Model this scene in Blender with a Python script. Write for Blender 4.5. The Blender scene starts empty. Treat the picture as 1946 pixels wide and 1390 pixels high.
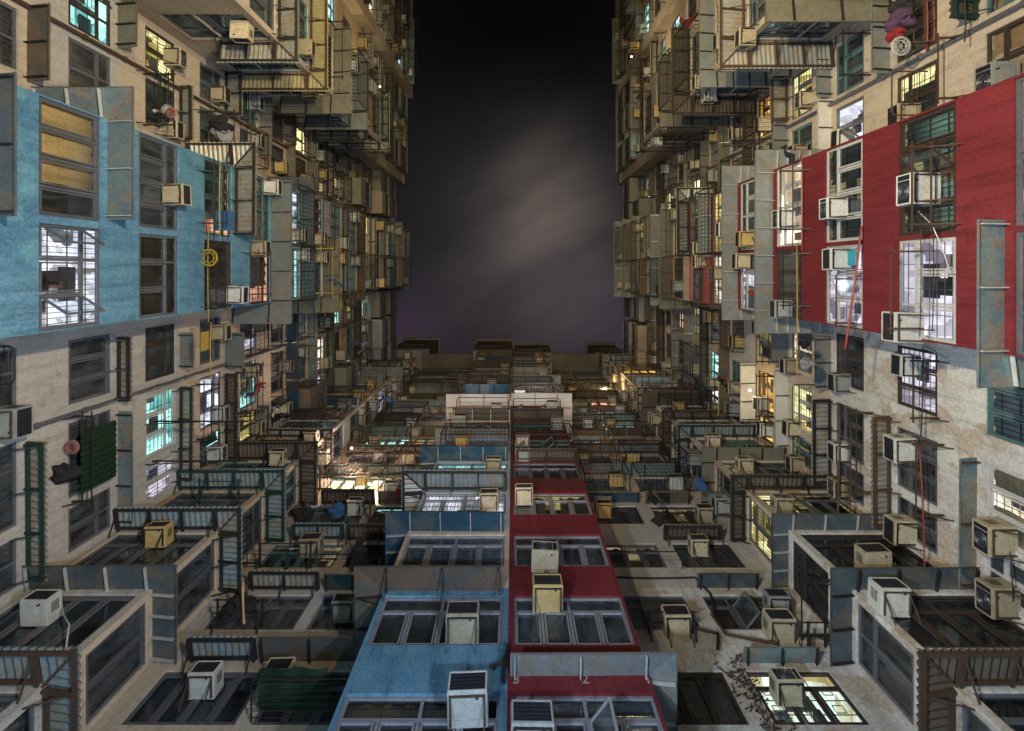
import bpy, bmesh, math, random
from mathutils import Vector, Matrix
R = random.Random(11)
sc = bpy.context.scene
COL = sc.collection
VX, VY, FPX = 975.0, 515.0, 1000.0          # where verticals meet in the photograph, focal length in its pixels
PI = math.pi

# ------------------------------------------------------------------ materials
MATS = {}
def nodes_of(name):
    m = bpy.data.materials.new(name); m.use_nodes = True
    nt = m.node_tree; nt.nodes.clear()
    MATS[name] = m
    return m, nt, nt.nodes, nt.links

def N(nt, t, **kw):
    n = nt.nodes.new(t)
    for k, v in kw.items():
        if k.startswith('i_'):
            n.inputs[int(k[2:])].default_value = v
        else:
            setattr(n, k, v)
    return n

def noise(nt, vec, scale, detail=4, rough=.55):
    n = N(nt, 'ShaderNodeTexNoise')
    n.inputs['Scale'].default_value = scale; n.inputs['Detail'].default_value = detail
    n.inputs['Roughness'].default_value = rough
    nt.links.new(vec, n.inputs['Vector'])
    return n.outputs['Fac']

def ramp(nt, fac, a, b):
    n = N(nt, 'ShaderNodeMapRange'); n.inputs['From Min'].default_value = a; n.inputs['From Max'].default_value = b
    nt.links.new(fac, n.inputs['Value'])
    return n.outputs['Result']

def mixc(nt, fac, a, b, mode='MIX'):
    n = N(nt, 'ShaderNodeMix', data_type='RGBA', blend_type=mode)
    for sock, v in ((n.inputs[0], fac), (n.inputs[6], a), (n.inputs[7], b)):
        if isinstance(v, (int, float)): sock.default_value = v
        elif isinstance(v, tuple): sock.default_value = (*v, 1)
        else: nt.links.new(v, sock)
    return n.outputs[2]

def surf(name, c1, c2, rough=.75, metal=0.0, scale=1.0, stain=None, stain_amt=.5, peel=None, streak=.35, bump=.0, tint=.12, patch=None, spec=.4, flake=None):
    """painted / plastered / metal surface with blotches, rain streaks, dirt and flaked spots; patches on metal sheets paint in reflections"""
    m, nt, nn, L = nodes_of(name)
    pos = N(nt, 'ShaderNodeNewGeometry').outputs['Position']
    mp = N(nt, 'ShaderNodeMapping'); mp.inputs['Scale'].default_value = (3.4, 3.4, .26); L.new(pos, mp.inputs['Vector'])
    big = noise(nt, pos, .55*scale, 6, .65)
    col = mixc(nt, ramp(nt, big, .36, .64), c1, c2)
    if patch:
        col = mixc(nt, ramp(nt, noise(nt, pos, 1.5*scale, 3, .55), .5, .57), col, patch)
    st = ramp(nt, noise(nt, mp.outputs['Vector'], 1.3, 6, .75), .47, .64)
    k = N(nt, 'ShaderNodeMath', operation='MULTIPLY'); k.inputs[1].default_value = streak; L.new(st, k.inputs[0])
    col = mixc(nt, k.outputs[0], col, tuple(x*.45 for x in c1))
    if stain:
        s = N(nt, 'ShaderNodeMath', operation='MULTIPLY'); s.inputs[1].default_value = stain_amt
        L.new(ramp(nt, noise(nt, pos, 1.1*scale, 9, .72), .55, .68), s.inputs[0])
        col = mixc(nt, s.outputs[0], col, stain)
    if peel:
        col = mixc(nt, ramp(nt, noise(nt, pos, 2.2*scale, 10, .8), .69, .70), col, peel)
    if flake:
        col = mixc(nt, ramp(nt, noise(nt, pos, 7*scale, 10, .8), .66, .68), col, flake)
    fine = noise(nt, pos, 16, 5, .7)
    col = mixc(nt, ramp(nt, fine, .3, .75), col, tuple(x*.72 for x in c1), 'MIX') if False else mixc(nt, .35, col, mixc(nt, ramp(nt, fine, .35, .7), tuple(x*.6 for x in c1), tuple(min(1, x*1.2) for x in c2)))
    oi = N(nt, 'ShaderNodeObjectInfo')
    hv = N(nt, 'ShaderNodeHueSaturation'); mr = N(nt, 'ShaderNodeMapRange')
    mr.inputs['To Min'].default_value = 1-tint; mr.inputs['To Max'].default_value = 1+tint
    L.new(oi.outputs['Random'], mr.inputs['Value']); L.new(mr.outputs['Result'], hv.inputs['Value']); L.new(col, hv.inputs['Color'])
    b = N(nt, 'ShaderNodeBsdfPrincipled')
    L.new(hv.outputs['Color'], b.inputs['Base Color'])
    b.inputs['Roughness'].default_value = rough; b.inputs['Metallic'].default_value = metal
    b.inputs['Specular IOR Level'].default_value = spec
    if bump:
        bp = N(nt, 'ShaderNodeBump'); bp.inputs['Strength'].default_value = bump; bp.inputs['Distance'].default_value = .02
        L.new(noise(nt, pos, 9, 8, .7), bp.inputs['Height']); L.new(bp.outputs['Normal'], b.inputs['Normal'])
    o = N(nt, 'ShaderNodeOutputMaterial'); L.new(b.outputs[0], o.inputs[0])
    return m

def emit(name, c, strength, c2=None, scale=1.6):
    """the inside of a lit room: pale ceiling and walls, darker blocks of furniture and curtain folds"""
    m, nt, nn, L = nodes_of(name)
    pos = N(nt, 'ShaderNodeNewGeometry').outputs['Position']
    mp = N(nt, 'ShaderNodeMapping'); mp.inputs['Scale'].default_value = (1.3, 1.3, 1.3); L.new(pos, mp.inputs['Vector'])
    vo = N(nt, 'ShaderNodeTexVoronoi', distance='CHEBYCHEV'); vo.inputs['Scale'].default_value = 1.5; vo.inputs['Randomness'].default_value = .9; L.new(mp.outputs['Vector'], vo.inputs['Vector'])
    bw = N(nt, 'ShaderNodeRGBToBW'); L.new(vo.outputs['Color'], bw.inputs[0])
    f = ramp(nt, bw.outputs[0], .30, .52)
    vo2 = N(nt, 'ShaderNodeTexVoronoi', distance='CHEBYCHEV'); vo2.inputs['Scale'].default_value = 4.2; L.new(mp.outputs['Vector'], vo2.inputs['Vector'])
    bw2 = N(nt, 'ShaderNodeRGBToBW'); L.new(vo2.outputs['Color'], bw2.inputs[0])
    g = ramp(nt, bw2.outputs[0], .18, .45)
    c2 = c2 or tuple(x*.35 for x in c)
    col = mixc(nt, f, c2, c); col = mixc(nt, g, mixc(nt, .5, col, tuple(x*.25 for x in c2)), col)
    col = mixc(nt, ramp(nt, noise(nt, pos, 1.2, 3, .5), .3, .62), mixc(nt, .6, col, c2), col)
    e = N(nt, 'ShaderNodeEmission'); L.new(col, e.inputs['Color']); e.inputs['Strength'].default_value = strength
    o = N(nt, 'ShaderNodeOutputMaterial'); L.new(e.outputs[0], o.inputs[0])
    return m

def glassmat(name, tint, dust_sheen):
    m, nt, nn, L = nodes_of(name)
    pos = N(nt, 'ShaderNodeNewGeometry').outputs['Position']
    t = N(nt, 'ShaderNodeBsdfTransparent'); t.inputs[0].default_value = (*tint, 1)
    g = N(nt, 'ShaderNodeBsdfGlossy'); g.inputs['Roughness'].default_value = .12
    g.inputs[0].default_value = (.7, .8, .9, 1)
    fr = N(nt, 'ShaderNodeFresnel'); fr.inputs[0].default_value = 1.5
    a = N(nt, 'ShaderNodeMath', operation='MULTIPLY_ADD'); a.inputs[1].default_value = 1.0; a.inputs[2].default_value = .05
    L.new(fr.outputs[0], a.inputs[0])
    mx = N(nt, 'ShaderNodeMixShader'); L.new(a.outputs[0], mx.inputs[0]); L.new(t.outputs[0], mx.inputs[1]); L.new(g.outputs[0], mx.inputs[2])
    df = N(nt, 'ShaderNodeBsdfDiffuse'); df.inputs[0].default_value = (.30, .36, .42, 1)  # bluish-grey diffuse layer: dusty film with greyish reflections painted in
    du = N(nt, 'ShaderNodeMath', operation='MULTIPLY'); du.inputs[1].default_value = dust_sheen
    mp = N(nt, 'ShaderNodeMapping'); mp.inputs['Scale'].default_value = (2.2, 2.2, .9); L.new(pos, mp.inputs['Vector'])
    L.new(ramp(nt, noise(nt, mp.outputs['Vector'], 1.6, 6, .7), .32, .66), du.inputs[0])
    m2 = N(nt, 'ShaderNodeMixShader'); L.new(du.outputs[0], m2.inputs[0]); L.new(mx.outputs[0], m2.inputs[1]); L.new(df.outputs[0], m2.inputs[2])
    o = N(nt, 'ShaderNodeOutputMaterial'); L.new(m2.outputs[0], o.inputs[0])
    return m

PL = dict(rough=.9, stain=(.10, .075, .05), stain_amt=.65, streak=.5, bump=.3, tint=.05, spec=.2)
surf('plaster', (.40, .345, .285), (.50, .44, .37), flake=(.2, .16, .12), **PL)
surf('plaster_grey', (.33, .32, .31), (.46, .45, .44), peel=(.24, .2, .16), **PL)
surf('plaster_tan', (.36, .28, .20), (.46, .37, .28), **PL)
surf('plaster_stained', (.36, .36, .36), (.64, .67, .68), patch=(.36, .28, .21), rough=.9, stain=(.13, .085, .045), stain_amt=.9, streak=.6, bump=.3, tint=.05, spec=.2, peel=(.18, .15, .12))
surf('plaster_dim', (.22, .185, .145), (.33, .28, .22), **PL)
surf('blue_paint', (.045, .138, .25), (.145, .31, .455), rough=.8, stain=(.04, .105, .165), stain_amt=.85, bump=.3, tint=.04, streak=.7, peel=(.34, .42, .44), patch=(.10, .255, .34), spec=.25, flake=(.07, .22, .28))
surf('blue_grey_paint', (.22, .32, .40), (.30, .42, .50), rough=.85, stain=(.1, .13, .15), stain_amt=.6, bump=.2, tint=.06, streak=.4, spec=.2)
surf('red_paint', (.10, .012, .018), (.175, .024, .031), rough=.8, stain=(.07, .011, .015), stain_amt=.85, bump=.3, tint=.05, streak=.65, peel=(.30, .22, .2), spec=.25, flake=(.3, .06, .05))
surf('red_dim', (.065, .018, .018), (.115, .03, .028), rough=.85, stain=(.04, .015, .013), stain_amt=.85, bump=.3, spec=.2, streak=.6, peel=(.2, .15, .13))  # darker copy of the red, dimness of the higher storeys put into its colour
surf('pink_red_paint', (.30, .08, .075), (.36, .11, .1), rough=.85, stain=(.14, .05, .04), stain_amt=.5, bump=.2, spec=.2, peel=(.5, .42, .38))
surf('sheet_grey', (.15, .185, .21), (.24, .27, .28), rough=.5, metal=.35, patch=(.23, .20, .16), scale=1.3, streak=.25, spec=.5)  # sheet patches here and below paint mottled reflections into the colour
surf('sheet_mottled', (.10, .15, .19), (.20, .29, .31), rough=.5, metal=.3, patch=(.27, .22, .17), scale=1.5, streak=.3, stain=(.30, .17, .10), stain_amt=.5)
surf('sheet_slate', (.055, .08, .11), (.10, .13, .155), rough=.45, metal=.3, patch=(.14, .125, .10), scale=1.3, streak=.3)
surf('sheet_navy', (.016, .055, .11), (.035, .09, .15), rough=.45, metal=.3, patch=(.09, .11, .11), scale=1.1, streak=.3)
surf('sheet_brown', (.09, .07, .055), (.16, .12, .09), rough=.6, metal=.2, patch=(.07, .09, .10), streak=.3, stain=(.2, .1, .05), stain_amt=.5)
surf('sheet_olive', (.12, .115, .09), (.185, .175, .14), rough=.6, metal=.2, patch=(.15, .15, .13), streak=.3)
surf('sheet_pale', (.50, .50, .48), (.62, .62, .6), rough=.5, metal=.1, streak=.2, stain=(.3, .22, .15), stain_amt=.3)
surf('corr_galv', (.30, .32, .32), (.42, .43, .41), rough=.45, metal=.45, patch=(.36, .28, .19), scale=1.4, streak=.35, stain=(.2, .11, .05), stain_amt=.6)
surf('corr_blue', (.17, .24, .29), (.28, .36, .40), rough=.45, metal=.4, patch=(.27, .24, .19), scale=1.4, streak=.3, stain=(.22, .12, .06), stain_amt=.5)
surf('corr_yellow', (.25, .225, .12), (.32, .29, .17), rough=.6, metal=.1, streak=.3, stain=(.10, .06, .03), stain_amt=.9)
surf('corr_dark', (.07, .06, .05), (.13, .11, .09), rough=.6, metal=.2, streak=.3, stain=(.16, .08, .04), stain_amt=.6)
surf('steel_dark', (.017, .018, .02), (.035, .033, .032), rough=.55, metal=.3, streak=.2, stain=(.07, .035, .02), stain_amt=.6)
surf('steel_rust', (.045, .028, .02), (.08, .046, .03), rough=.8, metal=.1, streak=.2, stain=(.05, .03, .02), stain_amt=.6)
surf('steel_green', (.010, .028, .027), (.016, .042, .036), rough=.6, metal=.2, streak=.2, stain=(.05, .03, .02), stain_amt=.5)
surf('steel_pale', (.40, .42, .43), (.52, .53, .53), rough=.45, metal=.3, streak=.2, stain=(.35, .25, .15), stain_amt=.4)
surf('frame_alu', (.11, .12, .15), (.17, .18, .21), rough=.4, metal=.4, streak=.2)
surf('frame_pale', (.21, .215, .26), (.30, .31, .35), rough=.45, metal=.2, streak=.25)
surf('frame_white', (.34, .36, .38), (.46, .46, .48), rough=.5, streak=.3, stain=(.25, .18, .12), stain_amt=.5)
surf('frame_brown', (.035, .026, .022), (.06, .045, .04), rough=.5, metal=.2, streak=.2)
surf('frame_teal', (.05, .12, .14), (.09, .17, .19), rough=.5, streak=.2)
surf('ac_cream', (.30, .265, .19), (.42, .38, .28), rough=.55, streak=.5, stain=(.16, .10, .05), stain_amt=.75, tint=.3)
surf('ac_white', (.36, .39, .39), (.50, .52, .51), rough=.5, streak=.4, stain=(.24, .17, .09), stain_amt=.6, tint=.25)
surf('ac_ochre', (.34, .25, .10), (.44, .34, .15), rough=.5, streak=.25, stain=(.2, .12, .05), stain_amt=.5)
surf('ac_grey', (.17, .19, .195), (.27, .29, .29), rough=.55, streak=.45, stain=(.14, .10, .06), stain_amt=.7, tint=.3)
surf('coil', (.012, .016, .028), (.02, .026, .04), rough=.6, metal=.4, streak=0)
surf('room_dark', (.035, .03, .026), (.06, .05, .042), rough=.9, streak=0, tint=.4)
surf('cable_black', (.012, .012, .013), (.02, .02, .02), rough=.6, streak=0)
surf('roofing', (.12, .11, .1), (.2, .18, .16), rough=.95, stain=(.06, .05, .04))
surf('ground_mat', (.04, .04, .04), (.065, .064, .062), rough=.9, stain=(.1, .09, .08))
surf('tarp_green', (.002, .016, .008), (.004, .028, .013), rough=.7, streak=.4)
surf('pole_yellow', (.30, .21, .025), (.38, .27, .04), rough=.5, streak=.1)
surf('pole_red', (.22, .035, .03), (.30, .05, .04), rough=.5, streak=.1)
surf('pole_blue', (.03, .10, .22), (.04, .15, .3), rough=.5, streak=.1)
surf('bamboo', (.36, .26, .12), (.45, .33, .17), rough=.7, streak=.1)
CLOTH = {'black': (.012, .012, .015), 'blue': (.02, .07, .17), 'red': (.17, .014, .02), 'pale': (.40, .37, .35), 'pink': (.2, .09, .09),
         'purple': (.05, .028, .06), 'grey': (.17, .17, .19), 'teal': (.02, .26, .33), 'ochre': (.4, .28, .1)}
for nm, c in CLOTH.items():
    surf('cloth_'+nm, c, tuple(min(1, x*1.3) for x in c), rough=.95, streak=.15, scale=3, tint=.1)
CURT = {'curtain_brown': (.24, .16, .09), 'curtain_ochre': (.42, .32, .15), 'curtain_slate': (.18, .23, .28), 'curtain_cream': (.55, .5, .4),
        'curtain_teal': (.12, .27, .31), 'curtain_rose': (.30, .14, .13), 'curtain_dark': (.045, .045, .052)}
for nm, c in CURT.items():
    surf(nm, c, tuple(x*1.5 for x in c), rough=.95, streak=.5, scale=2.5, tint=.2)
glassmat('glass', (.94, .96, .97), .06)
glassmat('glass_dust_sheen', (.88, .92, .95), .17)
LITC = {'white': ((.86, .88, 1.0), 1.75, (.12, .115, .13)), 'lavender': ((.92, .86, 1.0), 1.35, (.19, .16, .2)), 'teal': ((.50, 1.0, .86), 1.25, (.12, .38, .36)),
        'yellow': ((1.0, .90, .42), 1.25, (.36, .28, .07)), 'amber': ((1.0, .62, .16), 1.25, (.30, .13, .02)), 'peach': ((1.0, .55, .34), .95, (.38, .14, .08)),
        'cream': ((1.0, .88, .66), 1.35, (.28, .2, .11)), 'aqua': ((.78, 1.0, .92), 1.0, (.42, .34, .13)), 'dimcream': ((.6, .46, .25), .42, (.12, .08, .04)), 'dimyellow': ((.62, .50, .16), .45, (.12, .09, .03)),
        'dimblue': ((.35, .5, .6), .3, (.05, .08, .1)), 'brightwarm': ((1.0, .85, .55), 2.6, (.8, .55, .25))}
for nm, (c, s, c2) in LITC.items():
    emit('lit_'+nm, c, s*(1.7 if nm.startswith('dim') else 1.02 if nm in ('white','lavender') else 1.5), c2)
def bulbmat(name, c, s):
    m, nt, nn, L = nodes_of(name)
    e = N(nt, 'ShaderNodeEmission'); e.inputs[0].default_value = (*c, 1); e.inputs[1].default_value = s
    o = N(nt, 'ShaderNodeOutputMaterial'); L.new(e.outputs[0], o.inputs[0])
bulbmat('bulb_glow', (1, .85, .6), 12)
surf('number_paint', (.26, .23, .20), (.38, .35, .31), rough=.9, streak=.5, stain=(.12, .02, .02), stain_amt=.9)

# ------------------------------------------------------------------ mesh building
class MB:
    def __init__(s): s.v = []; s.f = []; s.mi = []; s.mats = []
    def m(s, mat):
        if mat not in s.mats: s.mats.append(mat)
        return s.mats.index(mat)
    def face(s, pts, mat):
        i = len(s.v); s.v += [tuple(p) for p in pts]; s.f.append(tuple(range(i, i+len(pts)))); s.mi.append(s.m(mat))
    def box(s, x0, x1, y0, y1, z0, z1, mat, skip=()):
        i = len(s.v)
        s.v += [(x0,y0,z0),(x1,y0,z0),(x1,y1,z0),(x0,y1,z0),(x0,y0,z1),(x1,y0,z1),(x1,y1,z1),(x0,y1,z1)]
        for k, q in enumerate(((3,2,1,0),(4,5,6,7),(0,1,5,4),(1,2,6,5),(2,3,7,6),(3,0,4,7))):
            if k in skip: continue
            s.f.append(tuple(i+a for a in q)); s.mi.append(s.m(mat))
    def bar(s, p, q, w, mat, h=None):
        p, q = Vector(p), Vector(q); d = q-p
        if d.length < 1e-5: return
        d.normalize(); h = h or w
        up = Vector((0,0,1)) if abs(d.z) < .95 else Vector((0,1,0))
        a = d.cross(up).normalized()*w/2; b = d.cross(a).normalized()*h/2
        i = len(s.v)
        s.v += [tuple(c+x) for c in (p, q) for x in (a+b, a-b, -a-b, -a+b)]
        for t in ((0,1,2,3),(7,6,5,4),(0,4,5,1),(1,5,6,2),(2,6,7,3),(3,7,4,0)):
            s.f.append(tuple(i+a_ for a_ in t)); s.mi.append(s.m(mat))
    def tube(s, pts, r, mat, n=6, closed=False):
        pts = [Vector(p) for p in pts]; rings = []
        L_ = len(pts)
        for j, p in enumerate(pts):
            a = pts[(j-1) % L_] if (closed or j > 0) else p
            b = pts[(j+1) % L_] if (closed or j < L_-1) else p
            d = (b-a)
            d = d.normalized() if d.length > 1e-6 else Vector((1,0,0))
            up = Vector((0,0,1)) if abs(d.z) < .9 else Vector((1,0,0))
            u = d.cross(up).normalized(); w = d.cross(u)
            i = len(s.v)
            s.v += [tuple(p+u*r*math.cos(2*PI*k/n)+w*r*math.sin(2*PI*k/n)) for k in range(n)]
            rings.append(i)
        for j in range(L_ if closed else L_-1):
            a, b = rings[j], rings[(j+1) % L_]
            for k in range(n):
                s.f.append((a+k, a+(k+1)%n, b+(k+1)%n, b+k)); s.mi.append(s.m(mat))
        if not closed:
            s.f.append(tuple(rings[0]+k for k in range(n))); s.mi.append(s.m(mat))
            s.f.append(tuple(rings[-1]+k for k in reversed(range(n)))); s.mi.append(s.m(mat))
    def grid(s, fn, nu, nv, mat):
        i = len(s.v)
        for a in range(nu+1):
            for b in range(nv+1): s.v.append(tuple(fn(a/nu, b/nv)))
        for a in range(nu):
            for b in range(nv):
                q = i+a*(nv+1)+b
                s.f.append((q, q+1, q+nv+2, q+nv+1)); s.mi.append(s.m(mat))
    def add_mesh(s, me, M):
        i = len(s.v); s.v += [tuple(M @ v.co) for v in me.vertices]
        for p in me.polygons:
            s.f.append(tuple(i+a for a in p.vertices)); s.mi.append(s.m(me.materials[p.material_index].name))
    def mesh(s, name, bevel=0, smooth=False):
        me = bpy.data.meshes.new(name); me.from_pydata(s.v, [], s.f)
        for m_ in s.mats: me.materials.append(MATS[m_])
        me.polygons.foreach_set('material_index', s.mi)
        if smooth: me.polygons.foreach_set('use_smooth', [True]*len(s.f))
        if bevel:
            bm = bmesh.new(); bm.from_mesh(me); bmesh.ops.remove_doubles(bm, verts=bm.verts, dist=1e-5)
            bmesh.ops.bevel(bm, geom=list(bm.edges), offset=bevel, segments=2, affect='EDGES', profile=.6)
            bm.to_mesh(me); bm.free()
        me.update()
        return me

def link(name, me, parent=None, loc=(0,0,0), rz=0):
    o = bpy.data.objects.new(name, me); COL.objects.link(o)
    o.location = loc; o.rotation_euler = (0, 0, rz)
    if parent: o.parent = parent
    return o

LABELS = {}
def tag(o, label, cat, group=None):
    base, n = label, 0
    alts = [', upper', ', lower', ', outer', ', plainer', ', dimmer']
    if label in LABELS: print('DUP', label)
    while label in LABELS:
        label = base+alts[n % len(alts)]+('' if n < len(alts) else ' too'); n += 1
    LABELS[label] = 1
    o['label'] = label; o['category'] = cat
    if group: o['group'] = group
    return o
def struct(o): o['kind'] = 'structure'; return o

# ------------------------------------------------------------------ wall faces
# axis X: plane x = c, u runs along y.  axis Y: plane y = c, u runs along x.
ROOF = 46.0
class Face:
    def __init__(s, key, axis, c, n, u0, u1, ztop, where, slots, bldg, names=None):
        s.key, s.axis, s.c, s.n, s.u0, s.u1, s.ztop, s.where, s.slots, s.bldg = key, axis, c, n, u0, u1, ztop, where, slots, bldg
        if axis == 'X': s.th = PI/2 if n > 0 else -PI/2
        else: s.th = 0 if n < 0 else PI
        s.s = 1 if s.th in (0, PI/2) else -1
        s.names = names or ['window farther from back wall', 'window nearer back wall']
        s.holes = []; s.paint = []
    def p(s, u, out, z):
        return Vector((s.c+s.n*out, u, z)) if s.axis == 'X' else Vector((u, s.c+s.n*out, z))
    def U(s, px, z):
        return ((px-VY) if s.axis == 'X' else (px-VX))*z/FPX
FC = {}
def F(*a, **k): f = Face(*a, **k); FC[f.key] = f
F('LB', 'X', -9.1, 1, -3.4, 1.2, ROOF, 'blue side bay', [(-3.37,-1.08),(-.92,1.17)], 0)
F('L1', 'X', -10.9, 1, 1.2, 7.15, ROOF, 'pale wall by blue bay', [(1.7,3.3),(3.75,5.6),(5.85,6.95)], 0, names=['window beside the bay','middle window','corner window'])
F('L2', 'X', -10.9, 1, -7.5, -3.4, ROOF, 'beige wall past blue bay', [(-7.3,-6.05),(-5.75,-4.4)], 0)
F('LCf', 'Y', -7.5, 1, -10.9, -7.7, 31, 'outer corner bay, blue side', [(-10.4,-7.9)], 0, names=['end window'])
F('LCs', 'X', -7.7, 1, -10.5, -7.5, 31, 'outer corner flank, blue side', [(-9.9,-7.7)], 0, names=['flank window'])
F('LD', 'X', -9.4, 1, -15, -7.5, ROOF, 'far wing, blue side', [(-14.3,-12.9),(-12.5,-11),(-10,-8.4)], 0, names=['farthest window','middle window','end window'])
F('LEf', 'Y', -15, 1, -9.4, -8.7, ROOF, 'end of far wing, blue side', [], 0)
F('LE', 'X', -8.7, 1, -24, -15, ROOF, 'outermost wing, blue side', [(-21,-19),(-17.8,-15.8)], 0)
F('BB', 'Y', 7.18, -1, -2.9, -.1, ROOF, 'blue back bay', [(-2.82,-.22)], 1, names=['wide window'])
F('BR', 'Y', 7.18, -1, -.1, 2.42, ROOF, 'red back bay', [(.02,2.37)], 1, names=['wide window'])
F('BL', 'Y', 8.8, -1, -8.1, -2.9, ROOF, 'back wall by blue bay', [(-7.65,-5.4),(-5.1,-3.3)], 1, names=['window nearer corner bay','window nearer blue bay'])
F('BK', 'Y', 8.8, -1, 2.42, 7.6, ROOF, 'back wall by red bay', [(2.9,4.6),(5.1,6.95)], 1, names=['window nearer red bay','window nearer corner bay'])
F('CLf', 'Y', 7.15, -1, -10.9, -8.1, ROOF, 'back corner bay, blue side', [(-10.75,-8.28)], 1, names=['front window'])
F('CLs', 'X', -8.1, 1, 7.15, 8.8, ROOF, 'back corner flank, blue side', [(7.3,8.68)], 1, names=['flank window'])
F('CRf', 'Y', 7.15, -1, 7.6, 10.4, ROOF, 'back corner bay, red side', [(7.78,10.25)], 1, names=['front window'])
F('CRs', 'X', 7.6, -1, 7.15, 8.8, ROOF, 'back corner flank, red side', [(7.3,8.68)], 1, names=['flank window'])
F('RB', 'X', 8.5, -1, -3.3, 1.45, 43.5, 'red side bay', [(-3.25,-.76),(-.66,1.42)], 2)
F('R1', 'X', 10.4, -1, 1.45, 7.15, ROOF, 'stained wall by red bay', [(2.0,3.6),(4.2,5.8),(6.05,7.0)], 2, names=['window beside the bay','middle window','corner window'])
F('R2', 'X', 10.4, -1, -7.5, -3.3, ROOF, 'beige wall past red bay', [(-7.2,-5.6),(-5.2,-3.85)], 2)
F('RCf', 'Y', -7.5, 1, 7.6, 10.4, 31, 'outer corner bay, red side', [(7.8,10.0)], 2, names=['end window'])
F('RCs', 'X', 7.6, -1, -10.5, -7.5, 31, 'outer corner flank, red side', [(-9.9,-7.7)], 2, names=['flank window'])
F('RD', 'X', 9.2, -1, -15, -7.5, ROOF, 'far wing, red side', [(-14.3,-12.9),(-12.5,-11),(-10,-8.4)], 2, names=['farthest window','middle window','end window'])
F('REf', 'Y', -15, 1, 8.9, 9.2, ROOF, 'end of far wing, red side', [], 2)
F('RE', 'X', 8.9, -1, -24, -15, ROOF, 'outermost wing, red side', [(-21,-19),(-17.8,-15.8)], 2)
STO = {-1: 'lowest', 0: 'second', 1: 'third', 2: 'fourth', 3: 'fifth', 4: 'sixth', 5: 'seventh', 6: 'eighth', 7: 'ninth', 8: 'tenth', 9: 'eleventh', 10: 'twelfth', 11: 'thirteenth', 12: 'fourteenth', 13: 'fifteenth'}
def ZS(k): return 10.2+2.7*k           # sill
def ZA(k): return 11.8+2.7*k           # canopy
def proj(v): return (VX+FPX*v.x/v.z, VY+FPX*v.y/v.z)
def seen(pts, m=70):
    q = [proj(p) for p in pts if p.z > .5]
    return q and max(a for a, b in q) > -m and min(a for a, b in q) < 1946+m and max(b for a, b in q) > -m and min(b for a, b in q) < 1390+m

BUILD = []
for nm_, lab in (('apartment_block', 'tall beige apartment block with a bay painted blue along its lower storeys'),
                 ('apartment_block', 'end apartment block with a blue and a red bay side by side'),
                 ('apartment_block', 'tall apartment block with a deep red painted bay on its flank')):
    b = bpy.data.objects.new(nm_, None); COL.objects.link(b); tag(b, lab, 'apartment block'); BUILD.append(b)

# ------------------------------------------------------------------ windows
LIT = {}
RL = random.Random(77)
def lit(key, k, slot, style): LIT[(key, k, slot)] = style
for a in [('LB',4,0,'white'),('LB',4,1,'teal'),('LB',5,0,'dimcream'),('LB',2,0,'peach'),('LB',0,1,'white'),('LB',3,1,'peach'),('LB',6,1,'dimblue'),('LB',8,0,'amber'),
          ('L1',2,1,'teal'),('L1',2,2,'lavender'),('L1',3,1,'white'),('L1',3,2,'teal'),('L1',4,0,'lavender'),('L1',4,1,'teal'),('L1',4,2,'yellow'),('L1',5,2,'white'),
          ('L1',7,2,'white'),('L1',8,0,'teal'),('L1',9,2,'white'),('L1',10,0,'teal'),('L1',5,0,'dimcream'),
          ('L2',1,0,'teal'),('L2',2,0,'yellow'),('L2',4,1,'dimblue'),('L2',8,1,'yellow'),('L2',10,1,'peach'),('LCs',1,0,'teal'),('LE',8,1,'cream'),('LD',11,1,'white'),('LD',12,1,'yellow'),('LD',8,1,'dimcream'),
          ('LB',10,0,'yellow'),('LB',12,0,'yellow'),('LB',11,1,'dimcream'),
          ('BB',2,0,'white'),('BB',3,0,'teal'),('BB',6,0,'white'),('BR',6,0,'white'),('BR',2,0,'dimyellow'),('BB',9,0,'dimcream'),('BR',11,0,'dimcream'),
          ('BL',3,1,'teal'),('BL',4,0,'brightwarm'),('BL',6,0,'teal'),('BL',6,1,'dimcream'),('BL',2,0,'dimcream'),('BL',9,1,'dimcream'),
          ('BK',0,1,'aqua'),('BK',2,0,'dimcream'),('BK',3,1,'dimcream'),('BK',6,0,'white'),('BK',9,1,'peach'),('BK',10,1,'brightwarm'),('BK',8,1,'lavender'),
          ('CLs',8,0,'white'),('CRf',10,0,'amber'),('CRf',8,0,'white'),('CRs',2,0,'yellow'),('CRf',2,0,'dimyellow'),('CLs',5,0,'dimblue'),('CRs',3,0,'dimyellow'),
          ('R1',0,0,'dimcream'),('R1',0,1,'cream'),('R1',1,0,'lavender'),('R1',3,0,'cream'),('R1',3,1,'yellow'),('R1',4,0,'dimyellow'),('R1',4,1,'amber'),('R1',4,2,'amber'),('R1',6,2,'white'),('R1',8,0,'peach'),('R1',3,2,'dimyellow'),('R1',7,0,'dimcream'),
          ('RB',0,0,'dimyellow'),('RB',0,1,'lavender'),('RB',1,0,'dimcream'),('RB',1,1,'lavender'),('RB',2,0,'cream'),('RB',3,1,'lavender'),('RB',4,1,'cream'),('RB',4,0,'amber'),('RB',8,1,'peach'),('RB',5,0,'dimcream'),('RB',-1,0,'dimcream'),
          ('R2',0,1,'dimcream'),('R2',1,1,'yellow'),('R2',2,1,'white'),('R2',3,0,'yellow'),('R2',4,0,'amber'),('R2',5,1,'peach'),('R2',9,1,'yellow'),('R2',7,1,'cream'),('R2',11,0,'white'),
          ('RCs',2,0,'dimblue'),('RD',8,1,'amber'),('RD',10,0,'amber'),('RE',9,1,'teal'),('RE',10,1,'amber'),('RD',7,1,'white')]: lit(*a)
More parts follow.
